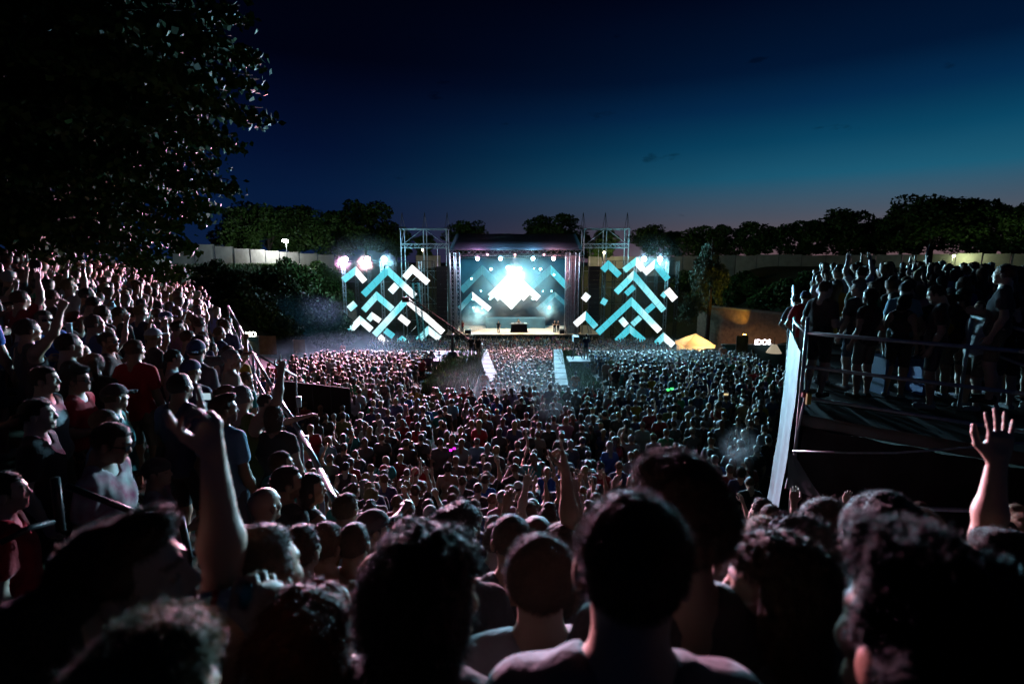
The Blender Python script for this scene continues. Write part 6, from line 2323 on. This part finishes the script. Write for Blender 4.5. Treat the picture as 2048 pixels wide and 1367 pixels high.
cup(at(612, 886, 5.8) - Vector((0, 0, .05)), 'pale blue plastic cup held over the bank railing', (.35, .6, .68))
cup(at(598, 806, 6.5) - Vector((0, 0, .05)), 'clear plastic cup in the pointing hand beyond the railing', (.55, .65, .7))
cup(at(140, 668, 6.2), 'white paper cup in the hand of the blue t-shirt', (.7, .7, .72))
JD = PROT['h5']['J']
MW = DRINKER.matrix_basis
mo = MW @ (JD['HM'] @ Vector((0, .10, -.062)))
hm = hand_matrix(JD, 'R')
gr = MW @ (hm @ Vector((0, .03, .075)))
dr = (gr - mo).normalized()
bt = empty('drink_bottle', mo, 'clear bottle with red neck ring and blue label at the lips of the drinking person', 'bottle')
MB().tube([mo, mo + dr * .03], .011, 10, .013).tube([mo + dr * .03, mo + dr * .065], .013, 12, .028).tube([mo + dr * .065, mo + dr * .19], .028, 12).build('bottle_body', mat('clear_plastic', (.4, .5, .55), .15, spec=.7), bt, True)
MB().tube([mo + dr * .022, mo + dr * .034], .016, 10).build('neck_ring', mat('red_ring', (.5, .03, .04), .4), bt, True)
MB().tube([mo + dr * .075, mo + dr * .115], .0288, 12).build('label_band', mat('cyan_band', (.05, .4, .55), .4), bt, True)
for px, py, d, c, lb in ((905, 898, 11.0, (1.0, .02, .85), 'glowing magenta party glasses on a head in the crowd'), (1340, 778, 19, (.05, 1.0, .15), 'glowing green party glasses on a head in the crowd')):
    p = at(px, py, d); s = d / 11
    t = empty('glow_glasses', p, lb, 'glasses')
    for sx in (-1, 1):
        MB().box(p + Vector((sx * .04 * s, 0, .02 * sx)), (.055 * s, .02, .04 * s)).build('glow_lens', emis('glow_%d' % px, c, 3), t)
    MB().box(p, (.03 * s, .012, .012)).build('bridge', M_BLKMET, t)
for px, py, d, lb in ((408, 792, 5.2, 'phone held up high on the raised bank'), (1452, 788, 16.5, 'phone with lit screen held up near the tarpaulin')):
    p = at(px, py, d)
    t = empty('mobile_phone', p, lb, 'phone')
    MB().box(p, (.16, .012, .08)).build('case', M_BLKMET, t)
    MB().box(p - Vector((0, .009, 0)), (.15, .004, .07)).build('screen', emis('phone_screen_%d' % px, (.9, .7, .35) if px > 1000 else (.5, .7, .8), .8), t)
# ------------------------------------------------------------------ air: stage fog and drifting smoke
def volume_mat(name, col, dens, scale=None, thr=.45, aniso=.3, tint=None):
    m = bpy.data.materials.new(name)
    m.use_nodes = True
    t = m.node_tree
    t.nodes.clear()
    v = nd(t, 'ShaderNodeVolumePrincipled')
    v.inputs['Color'].default_value = (*col, 1)
    v.inputs['Anisotropy'].default_value = aniso
    v.inputs['Density'].default_value = dens
    o = nd(t, 'ShaderNodeOutputMaterial')
    if scale:
        co = nd(t, 'ShaderNodeTexCoord')
        n = nd(t, 'ShaderNodeTexNoise')
        n.inputs['Scale'].default_value = scale
        n.inputs['Detail'].default_value = 4
        n.inputs['Distortion'].default_value = .6
        t.links.new(co.outputs['Object'], n.inputs['Vector'])
        ln = nd(t, 'ShaderNodeVectorMath', operation='LENGTH')
        t.links.new(co.outputs['Object'], ln.inputs[0])
        fall = nd(t, 'ShaderNodeMapRange', interpolation_type='SMOOTHSTEP')
        fall.inputs[1].default_value = 1.0; fall.inputs[2].default_value = .25
        fall.inputs[3].default_value = 0; fall.inputs[4].default_value = 1
        t.links.new(ln.outputs['Value'], fall.inputs[0])
        nn = mth(t, 'MULTIPLY', mth(t, 'SUBTRACT', n.outputs['Fac'], thr, True), 1 / (1 - thr))
        t.links.new(mth(t, 'MULTIPLY', mth(t, 'MULTIPLY', nn, fall.outputs[0]), dens), v.inputs['Density'])
    t.links.new(v.outputs[0], o.inputs['Volume'])
    return m


def smoke(c, r, dens, label, scale=1.6, thr=.42, col=(.9, .96, 1.0)):
    bm = bmesh.new()
    bmesh.ops.create_icosphere(bm, subdivisions=3, radius=1.0)
    me = bpy.data.meshes.new('smoke')
    bm.to_mesh(me); bm.free()
    me.materials.append(volume_mat('smoke_' + label[:12], col, dens, scale, thr))
    o = link('smoke', me)
    o.location = c; o.scale = r
    tag(o, label, 'smoke', None, 'stuff')
    return o


smoke(at(950, 640, 75.5), (3.6, 2.6, 3.2), .8, 'cyan-lit smoke rolling over the crane side of the stage')
smoke(at(1016, 560, 76.5), (4.2, 1.8, 3.4), .9, 'bright smoke glowing round the blinding lamps')
smoke(at(1098, 615, 76.5), (3.0, 2.2, 2.6), .6, 'smoke glowing low over the guitarists')
smoke(at(560, 655, 56), (11, 6, 4.2), .07, 'pale smoke drifting before the bushes beyond the bank railing', 1.3, .35, (.3, .82, 1.0))  # teal light tinted into the smoke colour, against the lavender beam
smoke(at(728, 520, 68.5), (6.5, 2.6, 4.0), .022, 'haze glowing round the three flood lamps', 1.1, .15)
smoke(at(1304, 520, 68.5), (5.5, 2.6, 4.0), .014, 'haze glowing round the two flood lamps', 1.1, .15)
smoke(at(1030, 570, 71.5), (9.5, 2.0, 5.5), .10, 'teal haze hanging across the stage opening', 1.4, .25)
smoke(at(780, 610, 70.2), (8.0, 1.6, 6.5), .03, 'faint fog before the chevrons beside the crane', 1.0, .1)
smoke(at(1260, 610, 70.2), (7.5, 1.6, 6.5), .03, 'faint fog before the chevrons beside the tent', 1.0, .1)
smoke(at(720, 712, 40), (9, 6, 2.2), .03, 'teal smoke lying over the crowd before the crane', 1.3, .3, (.35, .85, 1.0))  # smoke coloured teal to stand for teal light on it
smoke(at(1310, 725, 34), (7, 5, 1.9), .025, 'teal smoke lying over the crowd before the tent', 1.3, .3)
smoke(at(1040, 765, 25), (5, 4, 1.6), .03, 'thin smoke lying over the crowd before the passage', 1.4, .3)
smoke(at(1108, 800, 17.5), (1.0, .9, 1.7), .10, 'thin smoke rising from the crowd toward the camera tower', 1.8, .42)
smoke(at(1478, 892, 9.2), (.42, .4, .46), .7, 'puff of cigarette smoke over heads beside the tarpaulin', 1.6, .4)
